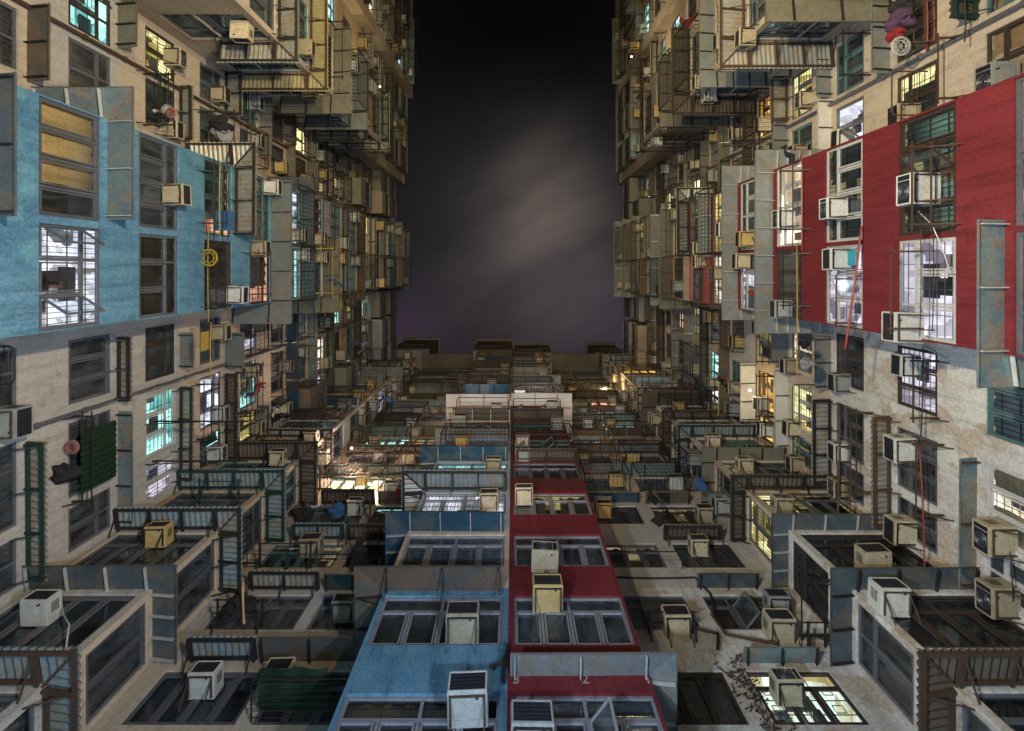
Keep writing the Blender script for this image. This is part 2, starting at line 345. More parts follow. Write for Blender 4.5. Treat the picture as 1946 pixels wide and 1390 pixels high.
DARKC = {('LB',0,0):'curtain_ochre',('LB',1,0):'curtain_slate',('LB',1,1):'curtain_ochre',('LB',2,1):'curtain_brown',('L1',1,2):'curtain_brown',('L1',1,1):'curtain_dark',
         ('BB',0,0):'curtain_teal',('BR',0,0):'curtain_slate',('BB',-1,0):'curtain_cream',('BR',-1,0):'curtain_brown',('RB',2,1):'curtain_ochre',('BL',1,0):'curtain_ochre',('BL',0,0):'curtain_slate',
         ('L2',1,1):'curtain_brown',('R2',3,1):'curtain_rose',('R1',1,1):'curtain_brown',('R1',2,0):'curtain_dark',('L1',1,0):'curtain_dark',('BR',1,0):'curtain_slate',('BB',1,0):'curtain_dark'}
FRAMEM = {('RB',0,1):'frame_white',('RB',1,1):'frame_white',('RB',1,0):'frame_white',('RB',0,0):'frame_brown',('RB',2,0):'frame_white',('RB',3,0):'frame_white',('RB',3,1):'frame_white',
          ('R2',4,0):'frame_brown',('R2',0,1):'frame_brown',('R1',2,0):'frame_brown',('R1',0,1):'frame_white',('R1',0,2):'frame_white',('R1',4,1):'frame_brown',('R1',4,2):'frame_brown',('R1',3,1):'frame_white',
          ('L1',2,1):'frame_white',('L1',2,2):'frame_white',('LCs',1,0):'frame_white',('LCf',1,0):'frame_white'}
MC = {}
NOC = {('BK',0,1),('BB',2,0),('L1',2,1),('L1',3,1),('RB',0,1),('RB',1,1),('R1',1,0),('R2',2,1),('L1',2,2),('L2',1,0)}
def cached(key, fn):
    if key not in MC: MC[key] = fn()
    return MC[key]
def win_frame(w, h, fm, n, tr):
    b = MB(); t = .055; y0, y1 = .05, .115
    b.box(-w/2, w/2, y0, y1, 0, t, fm); b.box(-w/2, w/2, y0, y1, h-t, h, fm)
    b.box(-w/2, -w/2+t, y0+.002, y1-.002, t, h-t, fm); b.box(w/2-t, w/2, y0+.002, y1-.002, t, h-t, fm)
    zt = h*.7 if tr else h-t
    if tr: b.box(-w/2+t, w/2-t, y0+.004, y1-.004, zt-.03, zt+.03, fm)
    for i in range(1, n):
        x = -w/2+w*i/n
        b.box(x-.028, x+.028, y0+.006, y1-.006, t, zt-(.03 if tr else 0), fm)
        if tr and (n < 3 or i == n//2): b.box(x-.028, x+.028, y0+.006, y1-.006, zt+.03, h-t, fm)
    for i in range(n):                              # casement rails, a second slim frame standing proud
        xa, xb = -w/2+w*i/n+.045, -w/2+w*(i+1)/n-.045
        za, zb = t+.012, zt-.045
        yy = y0-.014; f = .035
        b.box(xa, xb, yy, y0+.03, za, za+f, fm); b.box(xa, xb, yy, y0+.03, zb-f, zb, fm)
        b.box(xa, xa+f, yy+.002, y0+.028, za+f, zb-f, fm); b.box(xb-f, xb, yy+.002, y0+.028, za+f, zb-f, fm)
    return b.mesh('window')
def win_pane(w, h, gm):
    b = MB(); b.face([(-w/2+.03, .085, .03), (w/2-.03, .085, .03), (w/2-.03, .085, h-.03), (-w/2+.03, .085, h-.03)], gm); return b.mesh('pane')
def win_room(w, h, mat, d=.9):
    b = MB(); b.box(-w/2, w/2, .145, .145+d, 0, h, mat, skip=(2,)); return b.mesh('room')
def win_back(w, h, mat):
    b = MB(); b.face([(-w/2+.02, .13, .02), (w/2-.02, .13, .02), (w/2-.02, .13, h-.02), (-w/2+.02, .13, h-.02)], mat); return b.mesh('room')
def win_curtain(w, h, mat, v):
    b = MB(); rr = random.Random(v)
    spans = [[(-w/2, w/2)], [(-w/2, -w*.08), (w*.12, w/2)], [(-w/2, w*.2)], [(-w/2, w/2)]][v % 4]
    zb = .02 if v % 3 else h*.25
    for a, c in spans:
        n = max(8, int((c-a)/.035)); ph = rr.random()*6
        b.grid(lambda s, t: (a+(c-a)*s+.015*math.sin(9*t+s*20), .165+.024*math.sin(s*n*.62+ph)+.008*math.sin(s*n*1.7)+.01*t, zb+(h-.04-zb)*t), n, 4, mat)
    return b.mesh('curtain', smooth=True)
def win_grille(w, h, v, mat):
    b = MB(); y = .105
    if v == 0:
        for i in range(1, 8): b.bar((-w/2, y, h*i/8), (w/2, y, h*i/8), .014, mat)
        for i in range(1, 4): b.bar((-w/2+w*i/4, y+.012, 0), (-w/2+w*i/4, y+.012, h), .016, mat)
    elif v == 1:
        n = int(w/.11)
        for i in range(1, n): b.bar((-w/2+w*i/n, y, 0), (-w/2+w*i/n, y, h), .013, mat)
        for z in (.2*h, .5*h, .8*h): b.bar((-w/2, y+.012, z), (w/2, y+.012, z), .016, mat)
    else:
        for i in range(1, 4): b.bar((-w/2, y, h*i/4), (w/2, y, h*i/4), .014, mat)
        n = max(2, int(w/.5))
        for i in range(n):
            x0 = -w/2+w*i/n; x1 = x0+w/n; xm = (x0+x1)/2
            b.bar((x0, y+.012, 0), (x0, y+.012, h), .016, mat)
            for z in (.3*h, .62*h):
                b.bar((xm-.1, y+.02, z), (xm+.1, y+.02, z), .012, mat); b.bar((xm-.1, y+.02, z+.18), (xm+.1, y+.02, z+.18), .012, mat)
                b.bar((xm-.1, y+.02, z), (xm-.1, y+.02, z+.18), .012, mat); b.bar((xm+.1, y+.02, z), (xm+.1, y+.02, z+.18), .012, mat)
    return b.mesh('grille')
def win_clutter(w, h, v):
    b = MB(); rr = random.Random(v); cs = ['curtain_dark', 'curtain_brown', 'room_dark', 'curtain_slate', 'curtain_rose']
    for i in range(4):
        x = rr.uniform(-w*.45, w*.35); a = rr.uniform(.08, .3); z = rr.uniform(.15, h*.62)
        b.box(x, x+a, .3, .3+rr.uniform(.1, .3), 0, z, rr.choice(cs))
    b.box(-w*.1, w*.25, .55, .6, h*.72, h*.98, 'curtain_dark')
    return b.mesh('shelf')
def win_sash(w, h, fm, ang, hinge):
    b = MB(); t = .045
    M = Matrix.Rotation(ang, 4, 'Z')
    def q(x, y, z): return M @ Vector((x, y, z))
    for a, c in (((0,0,t/2),(w,0,t/2)), ((0,0,h-t/2),(w,0,h-t/2)), ((t/2,0,t),(t/2,0,h-t)), ((w-t/2,0,t),(w-t/2,0,h-t))):
        b.bar(q(*a), q(*c), .045, fm, .03)
    b.face([q(t, 0, t), q(w-t, 0, t), q(w-t, 0, h-t), q(t, 0, h-t)], 'glass_dust_sheen')
    return b.mesh('sash'), [tuple(q(x, 0, z)) for x, z in ((t, t), (w-t, t), (w-t, h-t), (t, h-t))]
WINS = []
def window(f, k, slot, u0, u1, h=1.4, sill=None):
    z = ZS(k) if sill is None else sill
    if z+h > f.ztop-.3: return
    f.holes.append((u0, u1, z, z+h))
    if not seen([f.p(u, 0, zz) for u in (u0, u1) for zz in (z, z+h)]): return
    WINS.append((f, k, slot, u0, u1, z, h))
def window_parts(f, k, slot, u0, u1, z, h):
    """components of one window: (name, mesh)"""
    key = (f.key, k, slot); w = round(u1-u0, 2); rr = random.Random(hash((sum(map(ord, f.key)), k, slot)) & 0xffff)
    fm = FRAMEM.get(key) or ('frame_pale' if f.key in ('BB', 'BR') and k < 3 else None) or rr.choice(['frame_alu', 'frame_alu', 'frame_alu', 'frame_teal', 'frame_brown', 'frame_alu'] if k < 3 else ['frame_alu', 'frame_brown', 'frame_alu', 'frame_teal'])
    n = max(2, round(w/.62)); tr = rr.random() < .75 or f.key in ('BB', 'BR')
    out = [('window', cached(('f', w, h, fm, n, tr), lambda: win_frame(w, h, fm, n, tr)))]
    st = LIT.get(key); near = k <= 5
    if not st and k >= 6 and rr.random() < .25: st = rr.choice(['dimcream', 'dimcream', 'dimyellow', 'dimyellow', 'amber', 'yellow', 'cream', 'teal', 'dimblue'])
    if st:
        mat = 'lit_'+st
        if near:
            out.append(('room', cached(('r', w, h, mat), lambda: win_room(w, h, mat))))
            out.append(('pane', cached(('p', w, h, 'glass'), lambda: win_pane(w, h, 'glass'))))
            v = rr.randrange(3); g = 'frame_white' if st in ('lavender', 'cream') else 'steel_dark'
            if rr.random() < .75: out.append(('grille', cached(('g', w, h, v, g), lambda: win_grille(w, h, v, g))))
            v2 = rr.randrange(6)
            out.append(('shelf', cached(('s', w, h, v2), lambda: win_clutter(w, h, v2))))
            if (rr.random() < .38 or st.startswith('dim')) and key not in NOC:
                cm = rr.choice(list(CURT)); v3 = rr.choice([1, 2, 5])
                out.append(('curtain', cached(('c', w, h, cm, v3), lambda: win_curtain(w, h, cm, v3))))
        else:
            out.append(('room', cached(('r', w, h, mat), lambda: win_room(w, h, mat, .35))))
    else:
        cm = DARKC.get(key) or rr.choice(['curtain_brown', 'curtain_ochre', 'curtain_slate', 'curtain_slate', 'curtain_cream', 'curtain_dark', 'curtain_dark', 'curtain_teal'])
        if near:
            out.append(('room', cached(('r', w, h, 'room_dark'), lambda: win_room(w, h, 'room_dark'))))
            gm = rr.choice(['glass', 'glass_dust_sheen'])
            out.append(('pane', cached(('p', w, h, gm), lambda: win_pane(w, h, gm))))
            v3 = rr.randrange(8)
            out.append(('curtain', cached(('c', w, h, cm, v3), lambda: win_curtain(w, h, cm, v3))))
            if rr.random() < .45:
                v = rr.randrange(3); out.append(('grille', cached(('g', w, h, v, 'frame_alu'), lambda: win_grille(w, h, v, 'frame_alu'))))
        else:
            cm2 = cm if rr.random() < .4 else 'room_dark'
            out.append(('room', cached(('b', w, h, cm2), lambda: win_back(w, h, cm2))))
    return out
SASH = {('L2',1,0):(.8,1),('RB',0,0):(.9,1),('R2',2,1):(.9,1),('LB',0,1):(1.0,2),('BR',-1,0):(.9,1),('L1',5,2):(1.1,1),('LB',4,0):(1.0,2),('RB',1,1):(.35,1),('BR',6,0):(.6,2),('R1',4,0):(.8,1),('BK',1,1):(.9,1),('BR',4,0):(.7,2),('BL',5,0):(.6,1)}

# fill the slots storey by storey
for f in FC.values():
    for k in range(-1, 13):
        for i, (a, b) in enumerate(f.slots):
            if f.key in ('LD', 'RD') and i == 2 and k < 8: continue
            if f.key in ('CLf','CLs','CRf','CRs','LCf','LCs','RCf','RCs'): window(f, k, i, a, b, 1.68, ZS(k)-.22)
            elif f.key in ('LB','RB','BB','BR'): window(f, k, i, a, b, 1.54, ZS(k)-.1)
            else: window(f, k, i, a, b)
def build_windows():
    for bi, bld in enumerate(BUILD):
        ws = [w for w in WINS if w[0].bldg == bi]
        def size(w):
            f, k, i, u0, u1, z, h = w
            q = [proj(f.p(u, 0, zz)) for u in (u0, u1) for zz in (z, z+h)]
            return -(max(a for a, b in q)-min(a for a, b in q))*(max(b for a, b in q)-min(b for a, b in q))
        ws.sort(key=size)
        far = MB()
        for j, w in enumerate(ws):
            f, k, i, u0, u1, z, h = w
            comps = window_parts(*w)
            loc = f.p((u0+u1)/2, 0, z)
            if j < 99:
                o = link('window', comps[0][1], bld, loc, f.th)
                for nm, me in comps[1:]: link(nm, me, o)
                if (f.key, k, i) in SASH:
                    ang, cnt = SASH[(f.key, k, i)]
                    ww = u1-u0; n = max(2, round(ww/.62)); sw = ww/n-.06
                    for q in range(cnt):
                        me, pts = win_sash(sw, h*.62, comps[0][1].materials[0].name, -ang, 0)
                        s = link('sash', me, o, (-ww/2+ww*(q*2 if cnt > 1 else n-2+0)/n+.03, .03, .05))
            else:
                M = Matrix.Translation(loc) @ Matrix.Rotation(f.th, 4, 'Z')
                for nm, me in comps: far.add_mesh(me, M)
        if far.v:
            o = link('window', far.mesh('window'), bld); o['kind'] = 'stuff'

# ------------------------------------------------------------------ walls
def wall_grid(b, f, u0, u1, z0, z1, mat):
    hs = [h for h in f.holes if h[2] < z1 and h[3] > z0]
    us = sorted({u0, u1, *[x for h in hs for x in h[:2]]}); zs = sorted({z0, z1, *[min(max(x, z0), z1) for h in hs for x in h[2:]]})
    for a, c in zip(us, us[1:]):
        for d, e in zip(zs, zs[1:]):
            um, zm = (a+c)/2, (d+e)/2
            if any(h[0] < um < h[1] and h[2] < zm < h[3] for h in hs): continue
            b.face([f.p(a, 0, d), f.p(c, 0, d), f.p(c, 0, e), f.p(a, 0, e)], mat)
def reveals(b, f, mat_at):
    for u0, u1, z0, z1 in f.holes:
        m_ = mat_at(z0-.2); d = -.145
        b.face([f.p(u0,0,z0), f.p(u1,0,z0), f.p(u1,d,z0), f.p(u0,d,z0)], m_); b.face([f.p(u0,0,z1), f.p(u1,0,z1), f.p(u1,d,z1), f.p(u0,d,z1)], m_)
        b.face([f.p(u0,0,z0), f.p(u0,0,z1), f.p(u0,d,z1), f.p(u0,d,z0)], m_); b.face([f.p(u1,0,z0), f.p(u1,0,z1), f.p(u1,d,z1), f.p(u1,d,z0)], m_)
PAINT = {   # (face, first storey, last storey) -> finish
    'LB': [(-4, 3, 'blue_paint'), (4, 5, 'blue_grey_paint')], 'BB': [(-4, 0, 'blue_paint'), (4, 4, 'blue_grey_paint'), (2, 3, 'blue_grey_paint')],
    'BR': [(-4, 2, 'red_paint'), (3, 6, 'red_dim')], 'RB': [(-4, 4, 'red_paint'), (5, 5, 'pink_red_paint')], 'R1': [(-4, 2, 'plaster_stained')], 'BK': [(-4, 1, 'plaster_stained'), (2, 3, 'plaster_grey')],
    'L1': [(-4, 1, 'plaster_grey')], 'CRs': [(-4, 1, 'plaster_stained')], 'CRf': [(-4, 1, 'plaster_stained')], 'R2': [(0, 2, 'plaster')], 'CLf': [(-4, 0, 'plaster_grey')]}
rw = random.Random(5)
for f in FC.values():
    strips = []
    for k in range(-5, 14):
        z0, z1 = ZS(k)-1.0, ZS(k+1)-1.0
        z0 = max(z0, -1.6); z1 = min(z1, f.ztop)
        if k == 13 or z1 > f.ztop-1.0: z1 = f.ztop
        if z1 <= z0: continue
        m_ = None
        for a, c, mm in PAINT.get(f.key, []):
            if a <= k <= c: m_ = mm
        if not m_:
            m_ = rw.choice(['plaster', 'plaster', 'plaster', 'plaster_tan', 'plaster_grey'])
            if k > 6: m_ = rw.choice(['plaster_dim', 'plaster_dim', 'plaster_tan', 'plaster'])  # darker plaster puts the dimness of the upper storeys into the colour
        strips.append((z0, z1, m_))
    f.strips = strips
    b = MB()
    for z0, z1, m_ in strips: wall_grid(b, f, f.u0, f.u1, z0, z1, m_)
    def mat_at(z, s=strips):
        for z0, z1, m_ in s:
            if z0 <= z < z1: return m_
        return 'plaster'
    reveals(b, f, mat_at)
    nm = 'bay_wall' if f.key in ('LB', 'RB', 'BB', 'BR') else 'wall'
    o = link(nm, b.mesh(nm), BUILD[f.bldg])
    lab = {'LB': 'bay wall painted blue on its lower storeys', 'RB': 'bay wall painted dark red on its lower storeys', 'BB': 'bay wall painted pale blue', 'BR': 'bay wall painted dark red', 'R1': 'stained grey wall with brown runs'}.get(f.key)
    if lab: o['label'] = lab
# return walls of the bays, roofs, parapets, the blocks' outer sides
def slabwall(bld, p, q, z0, z1, mat, name='return_wall'):
    b = MB(); b.face([(*p, z0), (*q, z0), (*q, z1), (*p, z1)], mat); link(name, b.mesh(name), BUILD[bld])
def retwall(key, u, far):
    f = FC[key]; a = f.p(u, 0, 0); c = f.p(u, -far, 0); b = MB()
    for z0, z1, m_ in f.strips: b.face([(a.x,a.y,z0), (c.x,c.y,z0), (c.x,c.y,z1), (a.x,a.y,z1)], m_)
    link('return_wall', b.mesh('return_wall'), BUILD[f.bldg])
for key, u, far in (('LB',-3.4,1.8),('LB',1.2,1.8),('RB',-3.3,1.9),('RB',1.45,1.9),('BB',-2.9,1.62),('BR',2.42,1.62)): retwall(key, u, far)
for bld, p, q in ((0,(-7.7,-10.5),(-9.4,-10.5)),(2,(7.6,-10.5),(9.2,-10.5))): slabwall(bld, p, q, -1.6, 31, 'plaster_dim')
for bld, p, q in ((0,(-10.9,-7.5),(-9.4,-7.5)),(2,(9.2,-7.5),(10.4,-7.5))): slabwall(bld, p, q, 31, ROOF, 'plaster_dim')
def roof(bld, x0, x1, y0, y1, z):
    b = MB(); b.box(x0, x1, y0, y1, z-.25, z, 'roofing'); link('roof', b.mesh('roof'), BUILD[bld])
for bld, x0, x1, y0, y1, z in ((0,-18,-10.9,-24,7.15,ROOF),(0,-10.9,-9.1,-3.4,1.2,ROOF),(0,-10.9,-9.4,-15,-7.5,ROOF),(0,-10.9,-8.7,-24,-15,ROOF),(0,-10.9,-7.7,-10.5,-7.5,31),
                               (2,10.4,18,-24,7.15,ROOF),(2,8.5,10.4,-3.3,1.45,43.5),(2,9.2,10.4,-15,-7.5,ROOF),(2,8.9,10.4,-24,-15,ROOF),(2,7.6,10.4,-10.5,-7.5,31),
                               (1,-18,18,8.8,16,ROOF),(1,-18,-8.1,7.15,8.8,ROOF),(1,7.6,18,7.15,8.8,ROOF),(1,-2.9,2.42,7.18,8.8,ROOF)): roof(bld, x0, x1, y0, y1, z)
for bld, p, q in ((0,(-18,-24),(-8.7,-24)),(0,(-18,-24),(-18,7.15)),(2,(18,-24),(8.9,-24)),(2,(18,-24),(18,7.15)),(1,(-18,16),(18,16)),(1,(-18,7.15),(-18,16)),(1,(18,7.15),(18,16))):
    slabwall(bld, p, q, -1.6, ROOF, 'plaster_dim', 'outer_wall')
# roof huts that stand up over the end block's roof line
def hut(px0, px1, py, h, lab):
    z1 = ROOF+h; x0, x1 = (px0-VX)*z1/FPX, (px1-VX)*z1/FPX; y = (py-VY)*z1/FPX
    r_ = bpy.data.objects.new('roof_hut', None); COL.objects.link(r_); r_.location = ((x0+x1)/2, y, ROOF); tag(r_, lab, 'roof hut', 'huts on the roof of the end block')
    w = x1-x0; b = MB(); b.box(-w/2, w/2, 0, 3, 0, h-.25, 'sheet_brown'); link('wall', b.mesh('wall'), r_)
    b = MB(); b.box(-w/2-.2, w/2+.2, -.25, 3.2, h-.25, h, 'corr_dark'); link('roof', b.mesh('roof'), r_)
    b = MB(); b.box(-w*.3, w*.25, -.06, -.003, h*.35, h*.7, 'frame_brown'); b.box(-w*.28, w*.23, -.062, -.06, h*.38, h*.67, 'room_dark'); link('window', b.mesh('window'), r_)
hut(771, 834, 646, 6.0, 'squat dark roof hut at the blue-side end of the end block')
hut(908, 972, 648, 6.0, 'tallest dark roof hut above the blue back bay')
hut(978, 1041, 655, 5.0, 'roof hut with a lean-to above the red back bay')
hut(1116, 1165, 655, 5.0, 'pale roof hut at the red-side end of the end block')
for bld, x0, x1, y0, y1 in ((1,-8.1,-2.9,8.8,9.05),(1,2.42,7.6,8.8,9.05),(1,-2.9,2.42,7.18,7.4),(0,-9.3,-9.1,-3.4,1.2)):
    b = MB(); b.box(x0, x1, y0, y1, ROOF+.285, ROOF+.9, 'sheet_brown'); link('parapet', b.mesh('parapet'), BUILD[bld])

b = MB(); b.box(-8.0, 7.5, 7.26, 8.79, ROOF+.003, ROOF+.28, 'corr_dark'); link('eave', b.mesh('eave'), BUILD[1])
# ground, lit by the lamps of the yard below the camera
b = MB(); b.face([(-150,-150,-1.6),(150,-150,-1.6),(150,150,-1.6),(-150,150,-1.6)], 'ground_mat'); struct(link('ground', b.mesh('ground')))

# ------------------------------------------------------------------ air conditioners
def ac_case(w, d, h, mat):
    b = MB(); b.box(-w/2, w/2, -d, .06, 0, h, mat)
    me0 = b
    me = b.mesh('casing', bevel=.018)
    q = MB(); q.add_mesh(me, Matrix.Identity(4))
    q.box(-w*.36, w*.30, -d*.80, -d*.28, -.008, .004, mat)                   # pressed panel under the pan
    q.box(-w*.20, w*.12, -d*.68, -d*.50, -.014, -.004, mat)
    q.bar((-w*.4, -d*.15, -.006), (w*.4, -d*.15, -.006), .02, mat)
    q.bar((w*.36, -d*.9, -.005), (w*.36, -d*.2, -.005), .018, mat)
    q.tube([(w*.24, -d*.86, .0), (w*.24, -d*.86, -.045)], .018, 'coil', 8)
    for sx in (-1, 1):
        for i in range(5):
            z = h*(.3+.1*i); q.box(sx*w/2-.004, sx*w/2+.004, -d*.8, -d*.35, z, z+.018, 'coil')
    return q.mesh('casing')
def ac_grille(w, d, h, mat, fan=False):
    b = MB(); b.box(-w/2+.03, w/2-.03, -d-.012, -d-.002, .03, h-.03, 'coil')
    for a in ((-w/2+.012, w/2-.012, .006, .034), (-w/2+.012, w/2-.012, h-.034, h-.006)): b.box(a[0], a[1], -d-.024, -d-.003, a[2], a[3], mat)
    b.box(-w/2+.012, -w/2+.036, -d-.024, -d-.003, .034, h-.034, mat); b.box(w/2-.036, w/2-.012, -d-.024, -d-.003, .034, h-.034, mat)
    if fan:
        for rr_ in (.045, .085, .125, .155): b.tube([(rr_*math.cos(2*PI*i/16)-w*.06, -d-.018, h/2+rr_*math.sin(2*PI*i/16)) for i in range(16)], .005, 'frame_alu', 4, True)
        b.box(w*.27, w*.27+.012, -d-.02, -d-.003, .034, h-.034, mat)
        return b.mesh('grille')
    for i in range(1, 7): x = -w/2+.03+(w-.06)*i/7; b.bar((x, -d-.016, .034), (x, -d-.016, h-.034), .006, 'steel_dark')
    for i in range(1, 5): z = .03+(h-.06)*i/5; b.bar((-w/2+.036, -d-.014, z), (w/2-.036, -d-.014, z), .005, 'frame_brown')
    return b.mesh('grille')
def ac_bracket(w, d, h, mat):
    b = MB()
    for x in (-w*.42, w*.42):
        b.bar((x, .0, -.03), (x, -d*.95, -.03), .028, mat); b.bar((x, 0, -.34), (x, -d*.75, -.045), .022, mat)
    b.bar((-w*.42, -d*.93, -.034), (w*.42, -d*.93, -.034), .026, mat)
    return b.mesh('bracket')
def ac_hood(w, d, h):
    b = MB(); b.grid(lambda s, t: (-w*.6+w*1.2*s, -d*1.25*t+.0, h+.14-.10*t), 2, 2, 'sheet_grey'); b.bar((-w*.55, 0, h+.1), (-w*.55, -d*1.2, h+.04), .02, 'steel_dark'); b.bar((w*.55, 0, h+.1), (w*.55, -d*1.2, h+.04), .02, 'steel_dark')
    return b.mesh('hood')
ACN = {'ac_cream': 'cream', 'ac_white': 'white', 'ac_ochre': 'ochre', 'ac_grey': 'grey'}
ACPOS = []
def ac(f, u, z, mat='ac_cream', br=True, hood=False, big=False, phrase=None, k=None, force=False):
    if not seen([f.p(u, .3, z)], 30) or z > f.ztop-1: return
    if not force and any(g is f and abs(u-u2) < .7 and abs(z-z2) < .6 for g, u2, z2 in ACPOS): return
    ACPOS.append((f, u, z))
    w, d, h = (.64, .52, .42) if big else (.56, .46, .37)
    r = bpy.data.objects.new('air_conditioner', None); COL.objects.link(r); r.location = f.p(u, 0, z); r.rotation_euler = (0, 0, f.th)
    link('casing', cached(('acc', big, mat), lambda: ac_case(w, d, h, mat)), r)
    fan = R.random() < .35; link('grille', cached(('acg', big, mat, fan), lambda: ac_grille(w, d, h, mat, fan)), r)
    r.rotation_euler = (R.uniform(-.035, .02), R.uniform(-.03, .03), f.th+R.uniform(-.03, .03))
    if br:
        bm_ = R.choice(['steel_dark', 'steel_rust']); link('bracket', cached(('acb', big, bm_), lambda: ac_bracket(w, d, h, bm_)), r)
    if hood: link('hood', cached(('ach', big), lambda: ac_hood(w, d, h)), r)
    if k is None: k = round((z-10.6)/2.7)
    if phrase is None:
        best = min(range(len(f.slots)), key=lambda i: abs((f.slots[i][0]+f.slots[i][1])/2-u)) if f.slots else 0
        phrase = f.names[best]
    tag(r, f'{"hooded" if hood else ACN[mat]} air conditioner at {phrase}, {STO[min(13, max(-1, k))]} storey, {f.where}', 'air conditioner', 'air conditioners on the walls')
def acpx(key, px, py, mat='ac_cream', **kw):
    f = FC[key]
    if f.axis == 'X': z = FPX*(abs(f.c)-.28)/abs(px-VX); u = (py-VY)*z/FPX
    else: z = FPX*(abs(f.c)-.28)/abs(py-VY); u = (px-VX)*z/FPX
    ac(f, u, z-.2, mat, force=True, **kw)

# ------------------------------------------------------------------ rain canopies
def canopy(f, k, typ, u0, u1, d=.62, w0=0, w1=0, z=None, sheet=None, frame=None, nb=None, note=None):
    """sheet along the wall from u0 to u1, turning round the end(s) of a bay by w0 / w1 metres"""
    z = ZA(k) if z is None else z
    if z > f.ztop-.2: return
    if not seen([f.p(u, d, z) for u in (u0, u1)], 60): return
    uc = (u0+u1)/2; hw = (u1-u0)/2
    if f.s < 0: w0, w1 = w1, w0
    segs = []                                        # start, direction, length, outward, inner trim at start / end
    if w0: segs.append((Vector((-hw, w0, 0)), Vector((0,-1,0)), w0, Vector((-1,0,0)), 0, d))
    segs.append((Vector((-hw, 0, 0)), Vector((1,0,0)), 2*hw, Vector((0,-1,0)), d if w0 else 0, d if w1 else 0))
    if w1: segs.append((Vector((hw, 0, 0)), Vector((0,1,0)), w1, Vector((1,0,0)), d, 0))
    corr = typ == 'corr'
    sheet = sheet or ('corr_galv' if corr else 'sheet_grey'); frame = frame or 'steel_dark'
    r = bpy.data.objects.new('rain_canopy', None); COL.objects.link(r); r.location = f.p(uc, 0, z); r.rotation_euler = (0, R.uniform(-.014, .014), f.th)
    sl = .16
    b = MB(); fr = MB(); brs = []
    for p, dr, L_, n, e0, e1 in segs:
        S0, S1 = -e0, L_+e1
        nstep = max(2, int((S1-S0)/(.025 if corr else .6)))
        cuts = sorted({S0, S1, *( [0.0] if e0 else []), *([L_] if e1 else []), *[S0+(S1-S0)*i/nstep for i in range(1, nstep) if min(abs(S0+(S1-S0)*i/nstep), abs(S0+(S1-S0)*i/nstep-L_)) > .1]}) if not corr else None
        if cuts: nstep = len(cuts)-1
        def pt(s, t, dz=0):
            ss = cuts[int(round(s*nstep))] if cuts else S0+(S1-S0)*s
            inn = max(0, -ss, ss-L_)
            o = inn+(d-inn)*t
            wz = .027*math.sin(ss*2*PI/.15) if corr else 0
            q = p+dr*ss+n*o
            return Vector((q.x, q.y, wz-sl*o+dz))
        if corr:
            b.grid(lambda s, t: pt(s, t), nstep, 1, sheet)
        else:
            b.grid(lambda s, t: pt(s, t), nstep, 2, sheet); b.grid(lambda s, t: pt(s, t, .012), nstep, 2, sheet)
            b.grid(lambda s, t: pt(s, 1, -.045+.057*t), nstep, 1, sheet)       # folded drip edge
        def fp(s, o, dz): q = p+dr*s+n*o; return Vector((q.x, q.y, -sl*o+dz))
        nb_ = nb or max(2, int(round(L_/1.05))+1)
        if corr:
            fr.bar(fp(-e0 if e0 else .02, d-.07, -.06), fp(L_+e1-(.07 if e1 else .02), d-.07, -.06), .062, frame)
            fr.bar(fp(0, .10, -.06), fp(L_, .10, -.06), .062, frame)
        if corr:
            for s_ in (.03, L_-.03): fr.bar(fp(s_, .08, -.06), fp(s_, d-.06, -.06), .05, frame)
        if corr and e0: fr.bar(fp(0, 0.02, -.06), fp(-d+.06, d-.06, -.06), .034, frame)
        for i in range(nb_):
            s = .08+(L_-.16)*i/max(1, nb_-1)
            q = MB()
            if corr:
                q.bar(fp(s, 0, -.062), fp(s, d-.05, -.062), .05, frame)
                q.bar(fp(s, 0, -.42), fp(s, d*.72, -.07), .026, frame)
            else:
                q.bar(fp(s, 0, -.06), fp(s, d*.94, -.05), .022, frame, .075)
                if typ == 'strut': q.bar(fp(s, 0, -.38), fp(s, d*.8, -.08), .026, frame)
            brs.append(q)
    link('sheet', b.mesh('sheet'), r)
    if fr.v: link('frame', fr.mesh('frame'), r)
    for q in brs: link('bracket', q.mesh('bracket'), r)
    cover = [i for i, (a, c) in enumerate(f.slots) if u0 < (a+c)/2 < u1]
    nm = {'sheet_grey':'grey sheet','sheet_mottled':'mottled sheet','sheet_navy':'navy sheet','sheet_slate':'slate blue sheet','sheet_brown':'brown sheet','sheet_olive':'olive sheet','sheet_pale':'pale sheet','corr_galv':'galvanised corrugated','corr_blue':'bluish corrugated','corr_yellow':'yellow corrugated','corr_dark':'dark corrugated'}[sheet]
    over = f.names[cover[0]] if len(cover) == 1 and len(f.slots) > 1 else ('windows' if len(f.slots) > 1 else f.names[0] if f.slots else 'wall')
    tag(r, f'{nm} canopy over {over}, {STO[max(-1,min(13,k))]} storey, {f.where}', 'rain canopy', 'rain canopies over the windows')
    f.can.add(k) if hasattr(f, 'can') else setattr(f, 'can', {k})
    f.spans = getattr(f, 'spans', []); f.spans.append((k, u0, u1))
def canpx(key, k, typ, p0, p1, **kw):
    f = FC[key]; z = kw.get('z') or ZA(k)
    canopy(f, k, typ, max(f.u0, f.U(p0, z)), min(f.u1, f.U(p1, z)), **kw)

